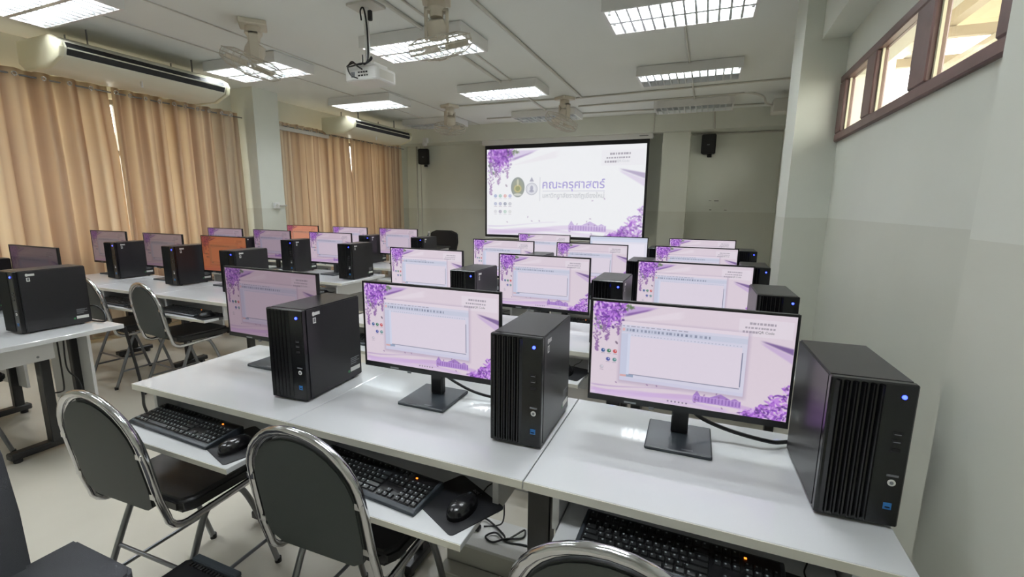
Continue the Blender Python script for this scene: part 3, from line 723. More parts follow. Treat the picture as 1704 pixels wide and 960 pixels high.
# ------------------------------------------------------------------ chrome chairs
def make_chair():
    r = empty('padded_chair')     # origin: floor, centre of the rear edge; faces +y
    hw = .192; zs = .43; tr = .0115
    lean = lambda z: -.075 * (z - zs) / .47
    # back loop: arch + sides running down, bending forward into the seat rails
    pts = []
    rail_y1 = .36
    for s in (1,):
        pts += [(hw - .02, rail_y1, zs - .01), (hw, rail_y1 - .06, zs - .01), (hw, .06, zs - .02)]
        for i in range(5):
            a = i / 4 * PI / 2; pts.append((hw, .06 - .06 * math.sin(a), zs - .02 + .06 * (1 - math.cos(a))))
    for z in (.53, .60, .66): pts.append((hw - .004 * (z - .5) / .2, lean(z), z))
    for i in range(0, 17):
        a = i / 16 * PI; pts.append(((hw - .006) * math.cos(a), lean(.695 + .172 * math.sin(a)), .695 + .172 * math.sin(a)))
    right = pts[:]
    mir = [(-p[0], p[1], p[2]) for p in reversed(pts[:11])]
    ob('back_frame', MB().tube(right + mir, tr, 10), CHROME, r, angle=80)
    # second chrome line on the loop (double tube look)
    loop2 = [(p[0] * .93, p[1] + .006, p[2] - (.012 if p[2] > .7 else 0)) for p in pts[8:]]
    loop2 += [(-p[0] * .93, p[1] + .006, p[2]) for p in reversed(pts[8:11])]
    ob('inner_tube', MB().tube(loop2, .006, 8), CHROME, r, angle=80)
    # back pad
    out = []
    W2 = hw - .02
    out += [(W2 * .72, .475), (W2 * .95, .50), (W2, .54), (W2, .675)]
    out += [(W2 * math.cos(a), 0.675 + .170 * math.sin(a)) for a in [i / 14 * PI for i in range(1, 14)]]
    out += [(-W2, .675), (-W2, .54), (-W2 * .95, .50), (-W2 * .72, .475)]
    m = MB(); n = len(out)
    vs = [(x, lean(z) - .008, z) for x, z in out] + [(x * .97, lean(z) + .028, z) for x, z in out]
    m.add(vs, [tuple(range(n)), tuple(range(2 * n - 1, n - 1, -1))] + [(i, n + i, n + (i + 1) % n, (i + 1) % n) for i in range(n)])
    bk = ob('backrest', m, BACKBD, r, bevel=.004, seg=2)
    bk['label'] = 'dark padded arched backrest'
    for s in (-1, 1):
        for z in (.545, .69):
            ob('clip', MB().box(s * (W2 + .012) - .014, s * (W2 + .012) + .014, lean(z) - .0105, lean(z) - .0075, z - .009, z + .009), CHROME, r, bevel=.001, seg=1)
    # seat pad
    sp_ = [(-.17, .05), (.17, .05), (.195, .09), (.20, .38), (.18, .415), (-.18, .415), (-.20, .38), (-.195, .09)]
    ob('seat', MB().prism(sp_, zs - .002, zs + .05, 'xy'), VINYL, r, bevel=.014, seg=3)
    # legs and stretchers
    for s in (-1, 1):
        x = s * (hw - .012)
        ob('leg', MB().tube(smooth_path([(x, .15, zs - .02), (x, .12, zs - .045), (x * 1.03, .06, .25), (x * 1.06, -.04, .004)], 5), .011, 8), STEELT, r, angle=80)
        ob('leg', MB().tube(smooth_path([(x, .24, zs - .02), (x, .27, zs - .045), (x * 1.02, .32, .25), (x * 1.03, .385, .004)], 5), .011, 8), STEELT, r, angle=80)
        ob('stretcher', MB().tube([(x * 1.045, .015, .13), (x * 1.03, .352, .13)], .007, 8), STEELT, r, angle=80)
        for yy, f in ((-.04, 1.06), (.385, 1.03)): ob('foot_cap', MB().cyl((x * f, yy, 0), (x * f, yy, .02), .013, 10), BPLAS, r)
    ob('cross_bar', MB().tube([(-(hw - .012) * 1.03, .05, .22), ((hw - .012) * 1.03, .05, .22)], .007, 8), STEELT, r, angle=80)
    return r
CHAIR = make_chair(); index_kids(CHAIR)
for x, y, rz, lb in ((.30, -.21, .03, 'black chrome chair before the left keyboard, nearest row'),
                     (1.05, -.135, .02, 'black chrome chair before the middle keyboard, nearest row'),
                     (1.87, -.235, 0, 'black chrome chair cut off at bottom edge, right keyboard'),
                     (-1.66, 1.03, -.08, 'black chrome chair at curtain-side second row, nearer the aisle'),
                     (-2.33, 1.02, -.05, 'black chrome chair at curtain-side second row, half behind a tower'),
                     (-1.42, 1.97, 0, 'black chrome chair, only its arch showing, curtain-side third row'),
                     (-1.80, -.20, .0, 'black chrome chair at far left under the nearest curtain-side desk')):
    c = take(CHAIR); c.location = (x, y, 0); c.rotation_euler = (0, 0, rz); tag(c, lb, 'chair', 'black padded chrome chairs')

# fabric chair at the lower left, turned to the right
fc = empty('fabric_chair', (.33, -.62, 0)); tag(fc, 'dark grey fabric chair cut off at the bottom left corner', 'chair')
ob('seat', MB().prism([(.02, -.25), (.44, -.25), (.46, -.2), (.46, .19), (.44, .215), (.315, .215), (.31, .235), (.285, .25), (.02, .25)], .41, .465, 'xy'), FABRIC, fc, bevel=.008, seg=2)
bkp = [(-.02, .40), (.045, .40), (.035, .62), (.0, .78), (-.05, .86), (-.10, .86), (-.07, .7), (-.03, .5)]
ob('backrest', MB().prism(bkp, -.24, .15, 'xz'), FABRIC, fc, bevel=.015, seg=2)
ob('pedestal', MB().cyl((.22, 0, .09), (.22, 0, .41), .03, 14), BPLAS, fc)
for k in range(5):
    a = k * 2 * PI / 5 + .3; ex, ey = .22 + .24 * math.cos(a), .24 * math.sin(a)
    ob('leg', MB().tube([(.22, 0, .10), (ex, ey, .065)], .018, 8), BPLAS, fc)
    ob('caster', MB().cyl((ex, ey - .012, .027), (ex, ey + .012, .027), .027, 14), BPLAS, fc)
# black ribbed power case on the floor between the two front chairs
up_ = empty('power_supply_case', (.55, -.365, 0)); tag(up_, 'black plastic case with ribbed rim on floor between front chairs', 'power case')
ob('body', MB().prism([(.0, 0), (.22, 0), (.22, .19), (.03, .19), (.0, .165)], .0, .33, 'xy'), BPLAS, up_, bevel=.004, seg=1)
ob('rim', MB().box(.03, .22, .165, .19, .33, .345), DGREY, up_, bevel=.003, seg=1)
for k in range(12): ob('vent_rib', MB().box(.035 + k * .0135, .042 + k * .0135, .152, .164, .33, .337), DARK, up_)

# ------------------------------------------------------------------ cables and floor clutter
def cable(name, label, pts, r=.004, m=CABLE, n=6):
    return tag(ob(name, MB().tube(smooth_path(pts, n), r, 7), m, angle=80), label, 'cable')
for tail, pts, rr in (('middle desk, nearest row, screen-side block', [(1.13, .36, .86), (1.17, .385, .815), (1.26, .40, .775), (1.36, .41, .765), (1.43, .455, .763), (1.50, .50, .77)], .005),
                      ('right desk, nearest row, screen-side block', [(1.96, .40, .86), (2.0, .42, .815), (2.08, .43, .785), (2.18, .43, .772), (2.23, .46, .764), (2.32, .52, .77)], .006)):
    mn = next(o for o in bpy.data.objects if o.get('category') == 'monitor' and o['label'].endswith(tail))
    cb = ob('cable', MB().tube(smooth_path(pts, 6), rr, 7), CABLE, mn, angle=80); cb.matrix_parent_inverse = mn.matrix_basis.inverted()
cable('looped_cord', 'thin black cord looped on the white trunking under middle desk', [(1.215, .51, .145), (1.20, .56, .15), (1.24, .56, .15), (1.32, .52, .142), (1.345, .495, .142), (1.37, .52, .15), (1.395, .565, .15), (1.40, .53, .142), (1.345, .49, .15), (1.30, .462, .142), (1.262, .48, .142), (1.295, .506, .15), (1.35, .485, .142), (1.42, .495, .142), (1.52, .50, .142), (1.56, .53, .142)], .0038)
cable('looped_cord', 'thin black cord dropping from middle desk to the white trunking', [(1.30, .49, .70), (1.31, .49, .5), (1.33, .50, .32), (1.32, .52, .2), (1.27, .55, .142), (1.23, .53, .142)], .0032)
tag(ob('plug', MB().box(1.205, 1.225, .490, .520, .1385, .158), CABLE, bevel=.004, seg=1), 'black plug end lying on the white trunking under middle desk', 'plug')
cable('floor_cable', 'black cable hanging beside the leg of the right desk', [(1.68, .20, .69), (1.685, .19, .6), (1.675, .19, .48), (1.67, .2, .35), (1.65, .25, .12)], .004)
rw = empty('cable_raceway', (1.12, .42, 0)); tag(rw, 'white cable trunking box on the floor under the middle desk', 'trunking')
ob('trunk', MB().box(0, .44, 0, .17, 0, .125), WPVC, rw, bevel=.003, seg=1)
ob('lid', MB().box(-.003, .443, -.004, .174, .125, .138), WHITEM, rw, bevel=.002, seg=1)
ob('step', MB().box(.0, .30, -.07, -.004, 0, .05), WPVC, rw, bevel=.003, seg=1)
# left block: hanging cables
cable('hanging_cable', 'black cable bundle hanging behind the nearest curtain-side desk', [(-1.09, .55, .72), (-1.08, .56, .6), (-1.06, .57, .45), (-1.04, .57, .32), (-1.06, .58, .22), (-1.03, .6, .12), (-1.0, .63, .03), (-.98, .7, .008)], .008)
cable('hanging_cable', 'thin black cord looping under the nearest curtain-side desk', [(-1.33, .34, .68), (-1.33, .34, .52), (-1.36, .35, .38), (-1.42, .36, .34), (-1.47, .34, .33)], .004)
cable('hanging_cable', 'second thin black cord dangling under nearest curtain-side desk', [(-1.31, .36, .68), (-1.32, .36, .5), (-1.25, .37, .44), (-1.22, .37, .38), (-1.26, .38, .34)], .004)
cable('tower_cable', 'black cables behind the tower nearest the left edge', [(-1.27, .472, .84), (-1.23, .49, .845), (-1.17, .50, .81), (-1.145, .49, .765), (-1.20, .485, .757), (-1.26, .48, .758)], .005)

# ------------------------------------------------------------------ ceiling lights
FL, FD = 1.03, .50
def make_light(state):
    r = empty('ceiling_light')     # origin: ceiling point above the near-left corner; hangs to z=-.1
    b = MB(); z0, z1 = -.1, -.004; t = .022
    b.box(0, FL, 0, FD, z1 - .012, z1)
    b.box(0, FL, 0, t, z0, z1 - .012); b.box(0, FL, FD - t, FD, z0, z1 - .012); b.box(0, t, t, FD - t, z0, z1 - .012); b.box(FL - t, FL, t, FD - t, z0, z1 - .012)
    ob('housing', b, WHITEM, r)
    for i, yy in enumerate((.145, FD - .145)):
        m = {'on': TUBEM, 'off': TUBEO, 'half': (TUBED if i == 0 else TUBEO)}[state]
        ob('tube', MB().cyl((.04, yy, -.038), (FL - .04, yy, -.038), .015, 10, caps=False), m, r, angle=80)
        for xx in (.024, FL - .044): ob('lamp_holder', MB().box(xx, xx + .02, yy - .016, yy + .016, -.075, -.02), WHITEM, r)
    ob('spine', MB().box(t, FL - t, FD / 2 - .016, FD / 2 + .016, z0 + .0005, -.03), ALU, r)
    nb = 12; bl = MB().prism([(-.011, -.056), (.011, -.056), (.0075, z0 + .001), (-.0075, z0 + .001)], t, FD - t, 'xz').mesh('louvre_blade', smooth=False); bl.materials.append(ALU)
    for k in range(nb): obj('louvre_blade', bl, None, r, (t + (FL - 2 * t) * (k + 1) / (nb + 1), 0, 0))
    for yy, s in ((t, 1), (FD - t, -1)):
        ob('reflector', MB().add([(t, yy, z0 + .003), (FL - t, yy, z0 + .003), (FL - t, yy + s * .05, -.03), (t, yy + s * .05, -.03), (t, yy, -.03), (FL - t, yy, -.03)],
                                 [(0, 1, 2, 3), (3, 2, 5, 4), (0, 4, 5, 1), (0, 3, 4), (1, 5, 2)]), ALU, r)
    return r
LON = make_light('on'); index_kids(LON); LOFF = make_light('off'); index_kids(LOFF); LHALF = make_light('half'); index_kids(LHALF)
CX = {'curtain-side': -3.06, 'middle': -1.0, 'window-wall': 1.165}
for j, (yy, nm) in enumerate(((-.97, 'added unseen'), (.80, 'nearest'), (2.57, 'second'), (4.35, 'third'), (6.08, 'farthest'))):  # first row is unseen, added above the camera to brighten the near desks
    for cn, xx in CX.items():
        st = 'on'
        if j == 4: st = 'off'
        if j == 3 and cn == 'window-wall': st = 'half'
        lt = take({'on': LON, 'off': LOFF, 'half': LHALF}[st]); lt.location = (xx, yy, ZC)
        tag(lt, '%s louvred ceiling light, %s row, %s column' % ({'on': 'glaring white', 'off': 'unlit', 'half': 'faintly lit'}[st], nm, cn), 'ceiling light', 'louvred ceiling lights')

# ------------------------------------------------------------------ orbit fans
def make_fan():
    r = empty('orbit_fan')
    ob('ceiling_bracket', MB().box(-.09, .09, -.09, .09, -.035, 0), FANB, r, bevel=.006, seg=1)
    ob('neck', MB().lathe([(.055, -.035), (.06, -.08), (.045, -.10), (.04, -.13)], (0, 0, 0), 16), FANB, r)
    ob('yoke', MB().box(-.075, -.055, -.03, .03, -.26, -.08).box(.055, .075, -.03, .03, -.26, -.08).box(-.075, .075, -.03, .03, -.10, -.08), FANB, r, bevel=.004, seg=1)
    h = empty('fan_head'); h.parent = r; h.location = (0, 0, -.20)
    # head parts hang straight under the root so that the tilt stays in the mesh
    COL.objects.unlink(h); bpy.data.objects.remove(h)
    T = Matrix.Translation((0, 0, -.20)) @ Matrix.Rotation(.33, 4, 'X') @ Matrix.Rotation(-.22, 4, 'Y')
    def hp(name, mb, m, **k):
        mb.v = [tuple(T @ Vector(p)) for p in mb.v]; return ob(name, mb, m, r, **k)
    hp('motor', MB().lathe([(.02, .06), (.058, .05), (.068, .01), (.066, -.04), (.05, -.06), (.02, -.065)], (0, 0, 0), 18), FANB)
    g = MB()
    R = .205
    for rr, z in ((R, -.085), (R * .98, -.115), (R * .98, -.055), (.15, -.15), (.10, -.162), (.05, -.168), (.13, -.03)):
        g.tube([(rr * math.cos(2 * PI * i / 28), rr * math.sin(2 * PI * i / 28), z) for i in range(28)], .004 if rr > .19 else .0022, 5, closed=True)
    for i in range(24):
        a = 2 * PI * i / 24; c_, s_ = math.cos(a), math.sin(a)
        g.tube([(.05 * c_, .05 * s_, -.04), (.13 * c_, .13 * s_, -.03), (R * .97 * c_, R * .97 * s_, -.055), (R * c_, R * s_, -.085), (R * .97 * c_, R * .97 * s_, -.118), (.15 * c_, .15 * s_, -.15), (.03 * c_, .03 * s_, -.17)], .0016, 4)
    hp('guard', g, WIRE, angle=80)
    hp('guard_badge', MB().lathe([(.001, -.176), (.034, -.174), (.036, -.166), (.001, -.164)], (0, 0, 0), 16), FANB)
    for k in range(3):
        a = 2 * PI * k / 3; m = MB(); vs = []
        for i, (rr, w0) in enumerate(((.03, .025), (.08, .055), (.14, .07), (.185, .055))):
            for s in (-1, 1):
                an = a + s * w0 / max(rr, .05) * .5
                for dz in (0, .004): vs.append((rr * math.cos(an), rr * math.sin(an), -.10 + s * .018 + dz))
        fs = []
        for i in range(3):
            b = i * 4; n = b + 4
            fs += [(b, b + 2, n + 2, n), (b + 1, n + 1, n + 3, b + 3), (b, n, n + 1, b + 1), (b + 2, b + 3, n + 3, n + 2)]
        fs += [(0, 1, 3, 2), (12, 14, 15, 13)]
        hp('blade', m.add(vs, fs), FANB, smooth=False)
    return r
FAN = make_fan(); index_kids(FAN)
for x, y, rz, lb in ((-1.6, 2.0, 2.4, 'beige orbit ceiling fan above the left glaring light'), (.08, 2.12, .5, 'beige orbit ceiling fan cut by the top edge of the picture'),
                     (-1.68, 5.34, 1.2, 'beige orbit ceiling fan left of the projection screen, far end'), (.06, 5.44, 2.6, 'beige orbit ceiling fan above the projection screen, far end')):
    f = take(FAN); f.scale = (1.14,) * 3; f.location = (x, y, ZC); f.rotation_euler = (0, 0, rz); tag(f, lb, 'ceiling fan', 'orbit ceiling fans')

# ------------------------------------------------------------------ air conditioners (hung along the curtains)
def make_ac(L):
    r = empty('air_conditioner')       # runs along +y from 0; outlet faces +x; origin at top rear
    prof = [(0, 0), (.50, 0), (.60, -.05), (.625, -.10), (.60, -.165), (.42, -.235), (.10, -.235), (0, -.18)]
    ob('body', MB().prism(prof, .05, L - .05, 'xz'), ACW, r, bevel=.006, seg=1)
    capp = [(0, 0.004), (.50, 0.004), (.61, -.05), (.637, -.10), (.61, -.175), (.42, -.245), (.09, -.245), (-.004, -.18)]
    for y0, y1, s in ((0, .05, -1), (L - .05, L, 1)):
        m = MB(); n = len(capp); mid = (.32, -.12)
        inner = [(mid[0] + (p[0] - mid[0]) * .82, mid[1] + (p[1] - mid[1]) * .82) for p in capp]
        ya, yb = (y1, y0) if s < 0 else (y0, y1)
        vs = [(p[0], ya, p[1]) for p in capp] + [(p[0], ya + (yb - ya) * .7, p[1]) for p in capp] + [(p[0], yb, p[1]) for p in inner]
        fs = [tuple(range(n)), tuple(range(3 * n - 1, 2 * n - 1, -1))]
        for a in (0, n): fs += [(a + i, a + n + i, a + n + (i + 1) % n, a + (i + 1) % n) for i in range(n)]
        ob('end_cap', m.add(vs, fs), IVORY, r, bevel=.004, seg=1)
    # outlet slot with a slat, set into the front nose
    ob('outlet', MB().add([(.607, .07, -.055), (.632, .07, -.10), (.609, .07, -.155), (.590, .07, -.105), (.607, L - .07, -.055), (.632, L - .07, -.10), (.609, L - .07, -.155), (.590, L - .07, -.105)],
                          [(0, 1, 2, 3), (7, 6, 5, 4), (0, 4, 5, 1), (1, 5, 6, 2), (2, 6, 7, 3), (3, 7, 4, 0)]), DARK, r, smooth=False)
    ob('slat', MB().box(.612, .645, .07, L - .07, -.108, -.101), ACW, r)
    ob('drain_tab', MB().box(.48, .50, L * .45, L * .45 + .012, -.262, -.205), WHITEM, r)
    for yy in (.3, L - .3):
        for xx in (.12, .45): ob('hanger', MB().box(xx, xx + .02, yy, yy + .004, 0, .13), STEELT, r)
    return r
AC = make_ac(1.5); index_kids(AC)
for loc, lb in (((-3.58, 1.29, 2.77), 'long cream air conditioner hung above the nearer curtains'), ((-3.58, 4.72, 2.73), 'long cream air conditioner hung above the farther curtains')):
    a = take(AC); a.location = loc; tag(a, lb, 'air conditioner', 'ceiling air conditioners')

# ------------------------------------------------------------------ curtains
def curtain(y0, y1, folds, label, seed, top=2.575, close=0.0):
    r_ = random.Random(seed); NY, NZ = folds * 12, 18
    ph = r_.random() * 6; vs = []; wv = []
    for j in range(NZ + 1):
        t = j / NZ; z = top - (top - .06) * t
        for i in range(NY + 1):
            s = i / NY; y = y0 + (y1 - y0) * s + close * min(1, t / .3) * max(0, s * 4 - 3)
            a = s * folds * 2 * PI
            amp = .034 * (.8 + .35 * math.sin(3.1 * s * 5 + ph)) * (1 + .15 * t)
            x = -3.70 + amp * math.sin(a + .35 * math.sin(2.2 * t + s * 9 + ph)) + .012 * math.sin(s * 31 + t * 3)
            y += .012 * math.sin(a * 2 + 1) * (.5 + t)
            vs.append((x, y, z))
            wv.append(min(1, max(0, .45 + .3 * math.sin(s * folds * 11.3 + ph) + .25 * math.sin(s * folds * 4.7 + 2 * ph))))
    fs = [(j * (NY + 1) + i, j * (NY + 1) + i + 1, (j + 1) * (NY + 1) + i + 1, (j + 1) * (NY + 1) + i) for j in range(NZ) for i in range(NY)]
    e = empty('curtain', (-3.70, (y0 + y1) / 2, 0)); tag(e, label, 'curtain', 'beige eyelet curtains')
    me = bpy.data.meshes.new('drape'); me.from_pydata([(v[0] + 3.70, v[1] - (y0 + y1) / 2, v[2]) for v in vs], [], fs)
    at = me.attributes.new('weave', 'FLOAT', 'POINT'); at.data.foreach_set('value', wv)
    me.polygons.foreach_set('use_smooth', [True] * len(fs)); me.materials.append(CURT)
    d = obj('drape', me, None, e)
    so = d.modifiers.new('thickness', 'SOLIDIFY'); so.thickness = .003
    em = MB().tube([(.0, .016 * math.cos(2 * PI * i / 14), .016 * math.sin(2 * PI * i / 14)) for i in range(14)], .005, 6, closed=True).mesh('eyelet'); em.materials.append(CHROME)
    for k in range(folds):
        s = (k + .25) / folds; i = int(s * NY); p = vs[i]
        obj('eyelet', em, None, e, (p[0] + 3.70 + .004, p[1] - (y0 + y1) / 2, top - .05))
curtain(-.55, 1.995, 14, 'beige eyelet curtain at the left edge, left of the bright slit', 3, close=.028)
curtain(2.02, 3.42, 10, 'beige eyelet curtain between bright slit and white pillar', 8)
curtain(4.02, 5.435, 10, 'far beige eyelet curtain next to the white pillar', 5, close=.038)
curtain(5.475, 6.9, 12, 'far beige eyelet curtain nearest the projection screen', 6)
for y0, y1, lb in ((-.6, 3.48, 'curtain rod above the nearer pair of curtains'), (3.9, 7.0, 'curtain rod above the farther pair of curtains')):
    tag(ob('curtain_rod', MB().cyl((-3.70, y0, 2.525), (-3.70, y1, 2.525), .008, 10), STEELT, angle=80), lb, 'curtain rod', 'curtain rods')
tag(ob('wall_trunking', MB().box(-3.64, -3.60, 3.9, 4.9, 2.45, 2.50), WPVC, bevel=.003, seg=1), 'white cable trunking in front of the far curtain top', 'trunking')
th = empty('thermostat', (-3.499, 3.72, 1.41)); tag(th, 'small white wall thermostat on the pillar between curtains', 'thermostat')
ob('body', MB().box(0, .03, -.045, .045, -.04, .04), WHITEM, th, bevel=.005, seg=1); ob('dial', MB().cyl((.03, 0, 0), (.036, 0, 0), .018, 14), WPVC, th)
ob('conduit', MB().cyl((.012, .045, 0), (.012, .17, 0), .010, 8), WPVC, th)

# ------------------------------------------------------------------ projection screen
SX0, SX1, SZ0, SZ1, SY = -1.95, 1.02, .90, 2.535, 7.10
ps = empty('projection_screen', (SX0, SY, SZ0)); tag(ps, 'large roll-down projection screen showing a purple flower slide', 'projection screen')
sw, sh = SX1 - SX0, SZ1 - SZ0
ob('cassette', MB().box(-.05, sw + .05, -.04, .06, sh, sh + .085), WHITEM, ps, bevel=.01, seg=2)
ob('cassette_badge', MB().box(sw - .16, sw - .02, -.0415, -.04, sh + .04, sh + .052), STICKG, ps)
fb = ob('fabric', MB().box(0, sw, .004, .008, -.05, sh), SCRBORD, ps)
ob('bottom_bar', MB().cyl((0, .006, -.06), (sw, .006, -.06), .014, 10), WHITEM, ps)
iw, ih = sw - .075, sh - .07
pic = obj('projected_picture', screen_mesh('projected_picture', iw, ih, 416, 234, 'proj'), None, ps, (.037, .003, .0))
pic.material_slots[0].link = 'OBJECT'; pic.material_slots[0].material = screen_mat('projection_glow', (1, 1, 1), 1.0)
rx = math.radians(90)
obj('lettering', fit_text('คณะครุศาสตร์', iw * .388, ih * .135, .012), PURPLE, pic, (iw * .383, -.003, ih * (1 - .49)), (rx, 0, 0))
obj('lettering', fit_text('มหาวิทยาลัยราชภัฏเชียงใหม่', iw * .385, ih * .078), GREYT, pic, (iw * .385, -.003, ih * (1 - .575)), (rx, 0, 0))
obj('lettering', fit_text('QR Code', iw * .072), GREYT, pic, (iw * .835, -.003, ih * (1 - .187)), (rx, 0, 0))
for ch in bpy.data.objects:
    if ch.name.startswith('screen') and ch.data is SCR_HI: obj('lettering', fit_text('QR Code', (MW - 2 * BZ) * .072), STICKG, ch, ((MW - 2 * BZ) * .835, -.0006, (MH - BZ - .018) * (1 - .187)), (rx, 0, 0))
for xx in (.25, sw - .25): ob('hanger', MB().box(xx, xx + .03, 0, .02, sh + .085, sh + .1), STEELT, ps)

# ------------------------------------------------------------------ speakers, camera, projector
def speaker(loc, rz, lb):
    s = empty('wall_speaker', loc, rz); tag(s, lb, 'speaker', 'black wall speakers')
    ob('cabinet', MB().add([(-.09, .0, -.15), (.09, 0, -.15), (.11, -.14, -.15), (-.11, -.14, -.15), (-.09, 0, .15), (.09, 0, .15), (.11, -.14, .15), (-.11, -.14, .15)],
                           [(3, 2, 1, 0), (4, 5, 6, 7), (0, 1, 5, 4), (1, 2, 6, 5), (2, 3, 7, 6), (3, 0, 4, 7)]), SPK, s, bevel=.012, seg=2)
    ob('grille', MB().box(-.095, .095, -.146, -.139, -.135, .135), SPK, s, bevel=.003, seg=1)
    ob('badge', MB().box(-.02, .02, -.148, -.1455, -.02, -.005), STICKG, s)
    ob('bracket', MB().box(-.03, .03, 0, .06, -.19, -.1), BSTEEL, s, bevel=.003, seg=1)
speaker((1.93, 7.34, 2.43), -.15, 'black wall speaker right of the projection screen'); speaker((-3.42, 7.34, 2.40), .25, 'black wall speaker in the corner beside the far curtain')
cc = empty('security_camera', (-3.2, 7.39, 2.62)); tag(cc, 'small white dome camera above the left wall speaker', 'camera')
cc.location = (-3.15, 6.93, 2.66)
ob('mount', MB().box(-.05, .05, -.02, .05, -.05, .05), WHITEM, cc, bevel=.006, seg=1); ob('dome', MB().lathe([(.045, -.04), (.052, -.07), (.045, -.10), (.02, -.115), (.001, -.118)], (0, -.02, 0), 16), WHITEM, cc); ob('lens', MB().lathe([(.014, -.115), (.010, -.121), (.001, -.122)], (0, -.02, 0), 10), DARK, cc)

pj = empty('projector', (-.56, 2.05, ZC)); tag(pj, 'white projector hanging from the ceiling pole with tangled cords', 'projector')
ob('ceiling_plate', MB().box(-.06, .18, -.06, .1, -.02, 0), WPVC, pj, bevel=.003, seg=1)
ob('pole', MB().cyl((.06, .02, -.02), (.06, .02, -.42), .019, 14), WHITEM, pj, angle=80)
ob('cradle', MB().box(-.03, .15, -.02, .14, -.432, -.415), WHITEM, pj, bevel=.003, seg=1)
body = ob('body', MB().prism(rrect(.31, .25, .03), -.53, -.43, 'xy'), WHITEM, pj, loc=(.0, .12, 0), bevel=.006, seg=2)
for k, (x, z, w_) in enumerate(((-.02, -.478, .018), (.005, -.478, .018), (.03, -.478, .014), (.052, -.478, .018), (-.02, -.502, .02), (.008, -.502, .02), (.038, -.502, .012), (.06, -.502, .012))):
    ob('port', MB().box(x, x + w_, -.1265, -.124, z, z + .011), DARK, body)
ob('speaker_grille', MB().box(-.085, -.05, -.1265, -.124, -.505, -.465), STICKG, body)
ob('side_vent', MB().box(.1535, .1555, -.09, .085, -.512, -.45), WPVC, body)
ob('lens', MB().cyl((-.06, .124, -.48), (-.06, .14, -.48), .03, 18), DARK, body)
ob('mains_lead', MB().tube(smooth_path([(.03, .0, -.11), (.04, -.02, -.05), (.07, -.02, -.04), (.085, -.01, -.15), (.09, -.01, -.3), (.085, -.015, -.40), (.06, -.03, -.43), (.12, -.02, -.40), (.13, -.03, -.385), (.09, -.03, -.42), (.02, -.03, -.42), (-.06, -.04, -.435), (-.10, -.03, -.428), (-.04, -.03, -.41), (.03, -.06, -.45), (.06, -.05, -.47)], 7), .006, 7), CABLE, pj, angle=80)
ob('signal_cord', MB().tube(smooth_path([(.05, -.03, -.36), (.045, -.03, -.42), (.0, -.04, -.425), (-.05, -.035, -.40), (-.09, -.035, -.44), (-.05, -.05, -.50), (-.01, -.02, -.52)], 7), .005, 7), CABLE, pj, angle=80)
ob('plug', MB().box(.11, .14, -.03, -.005, -.13, -.06), CABLE, pj, bevel=.004, seg=1)

# ------------------------------------------------------------------ conduits on the ceiling and walls
def conduit(a, b, lb, r=.011):
    if a[2] == zc: a = (a[0], a[1], ZC - r - .0005); b = (b[0], b[1], ZC - r - .0005)
    tag(ob('conduit_pipe', MB().cyl(a, b, r, 8), WPVC, angle=80), lb, 'conduit', 'white conduit pipes')
zc = ZC - .011
conduit((.31, .2, zc), (.29, 5.42, zc), 'white ceiling conduit running over the middle aisle', .014)
conduit((-.24, .2, zc), (-.42, 4.35, zc), 'white ceiling conduit right of the projector', .016)
conduit((-.10, .2, zc), (-.28, 4.35, zc), 'thin white ceiling conduit right of the thicker one', .008)
conduit((-.38, 4.85, zc), (-.45, 6.4, zc), 'white ceiling conduit behind the third middle light', .014)
conduit((.2, 5.50, zc), (2.9, 5.36, zc), 'white ceiling conduit crossing to the right wall, nearer one')
conduit((-1.6, 5.40, zc), (.0, 5.46, zc), 'white ceiling conduit joining the two far fans')
conduit((.1, 6.02, zc), (2.3, 5.95, zc), 'white ceiling conduit crossing to the right wall, farther one')
conduit((-1.6, 6.45, zc), (2.6, 6.72, zc), 'white ceiling conduit along the far beam')
conduit((-1.95, .2, zc), (-2.0, 6.98, zc), 'thin white ceiling line left of the projector', .006)
conduit((-2.6, .2, zc), (-2.62, 6.98, zc), 'thin white ceiling line over the left lights', .006)
conduit((1.68, .2, zc), (1.70, 6.98, zc), 'white ceiling conduit over the right column of lights', .010)
conduit((1.98, 6.965, 2.62), (1.96, 6.965, ZC), 'short white conduit dropping to the right speaker', .012)
conduit((1.09, 6.965, 2.62), (1.09, 6.965, ZC), 'short white conduit at the screen corner', .009)
conduit((-3.66, 7.385, .3), (-3.66, 7.385, 2.62), 'white vertical conduit in the corner beside the speaker', .014)
conduit((-3.56, 7.385, .3), (-3.56, 7.385, 2.62), 'thin white vertical conduit next to the corner one', .009)
conduit((1.64, 7.39, 2.60), (XR2, 7.39, 2.60), 'grey white conduit along the wall top above right speaker', .013)
jb = empty('junction_duct', (2.52, 6.1, 2.64)); tag(jb, 'white duct box below the ceiling beside the right pillar', 'duct')
ob('box', MB().box(.12, .425, -.15, .15, 0, .16), WPVC, jb, bevel=.008, seg=1)
ob('loop_pipe', MB().tube(smooth_path([(-.35, -.1, .26), (-.15, -.1, .255), (.0, -.1, .2), (.04, -.1, .12), (.12, -.1, .08)], 6), .014, 8), WPVC, jb, angle=80)
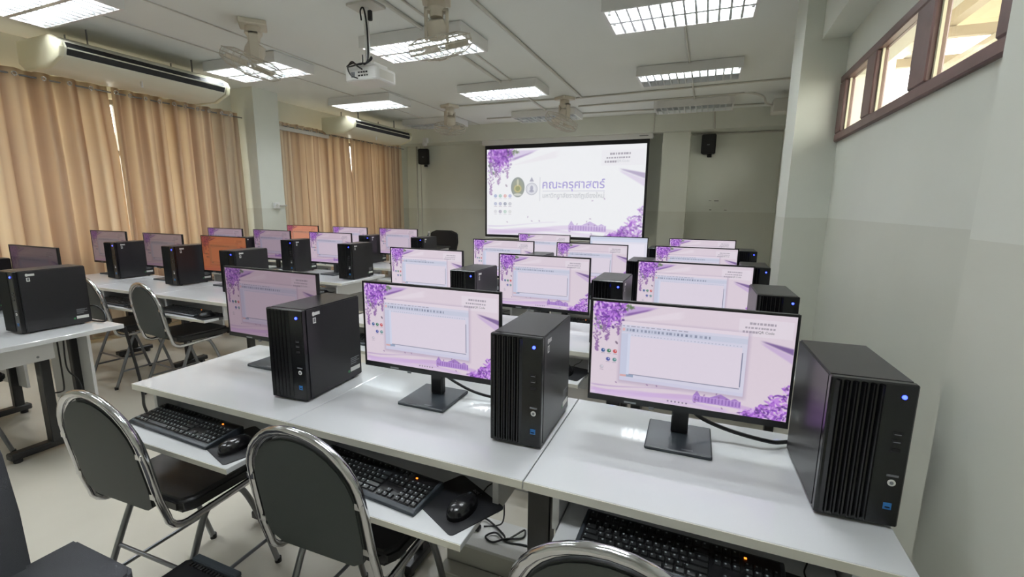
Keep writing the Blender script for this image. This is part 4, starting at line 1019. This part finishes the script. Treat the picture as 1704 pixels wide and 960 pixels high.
# marks on the front wall
tag(ob('wall_scuff', MB().box(1.98, 2.02, 7.398, 7.3995, 1.55, 1.556).box(2.06, 2.13, 7.398, 7.3995, 1.545, 1.556).box(2.0, 2.03, 7.398, 7.3995, 1.40, 1.41).box(2.22, 2.26, 7.398, 7.3995, 1.40, 1.407), DARK), 'dark scuff marks on the wall below the right speaker', 'scuff marks')

# ------------------------------------------------------------------ teacher's corner
td = empty('teacher_desk', (-3.0, 5.45, 0)); tag(td, 'small desk with dark top by the front left corner', 'desk')
ob('tabletop', MB().box(0, .95, 0, .5, .72, .75), BSTEEL, td, bevel=.003, seg=1); ob('side_panel', MB().box(.9, .93, .03, .47, 0, .72), WPANEL, td); ob('side_panel', MB().box(.02, .05, .03, .47, 0, .72), WPANEL, td); ob('front_panel', MB().box(.05, .9, .02, .04, .3, .72), WPANEL, td)
bt = empty('water_bottle', (-2.40, 5.82, .75)); tag(bt, 'clear plastic water bottle on the teacher desk', 'bottle')
ob('body', MB().lathe([(.028, 0), (.033, .01), (.033, .06), (.030, .08), (.033, .10), (.033, .16), (.014, .205), (.014, .225)], (0, 0, 0), 16), BOTTLE, bt); ob('cap', MB().lathe([(.016, .222), (.016, .242), (.001, .243)], (0, 0, 0), 14), WHITEM, bt); ob('wrap', MB().lathe([(.0335, .1), (.0335, .15), (.0334, .151), (.033, .1)], (0, 0, 0), 16), STICK, bt)
oc = empty('office_chair', (-2.46, 6.40, 0)); tag(oc, 'black office chair behind the teacher desk', 'chair')
prof = [(-.24, .55), (.24, .55), (.29, .78), (.28, .94), (.16, .985), (-.16, .985), (-.28, .94), (-.29, .78)]
ob('backrest', MB().prism(prof, .0, .05, 'xz'), VINYL, oc, bevel=.015, seg=2); ob('seat', MB().box(-.24, .24, -.48, -.02, .42, .50), VINYL, oc, bevel=.02, seg=2)
ob('pedestal', MB().cyl((0, -.24, .08), (0, -.24, .42), .03, 12), BPLAS, oc)
ob('back_post', MB().box(-.03, .03, -.03, .0, .45, .6), BPLAS, oc)
for k in range(5):
    a = k * 2 * PI / 5; ex, ey = .27 * math.cos(a), -.24 + .27 * math.sin(a)
    ob('leg', MB().tube([(0, -.24, .1), (ex, ey, .06)], .018, 8), BPLAS, oc); ob('caster', MB().cyl((ex, ey - .012, .026), (ex, ey + .012, .026), .026, 12), BPLAS, oc)
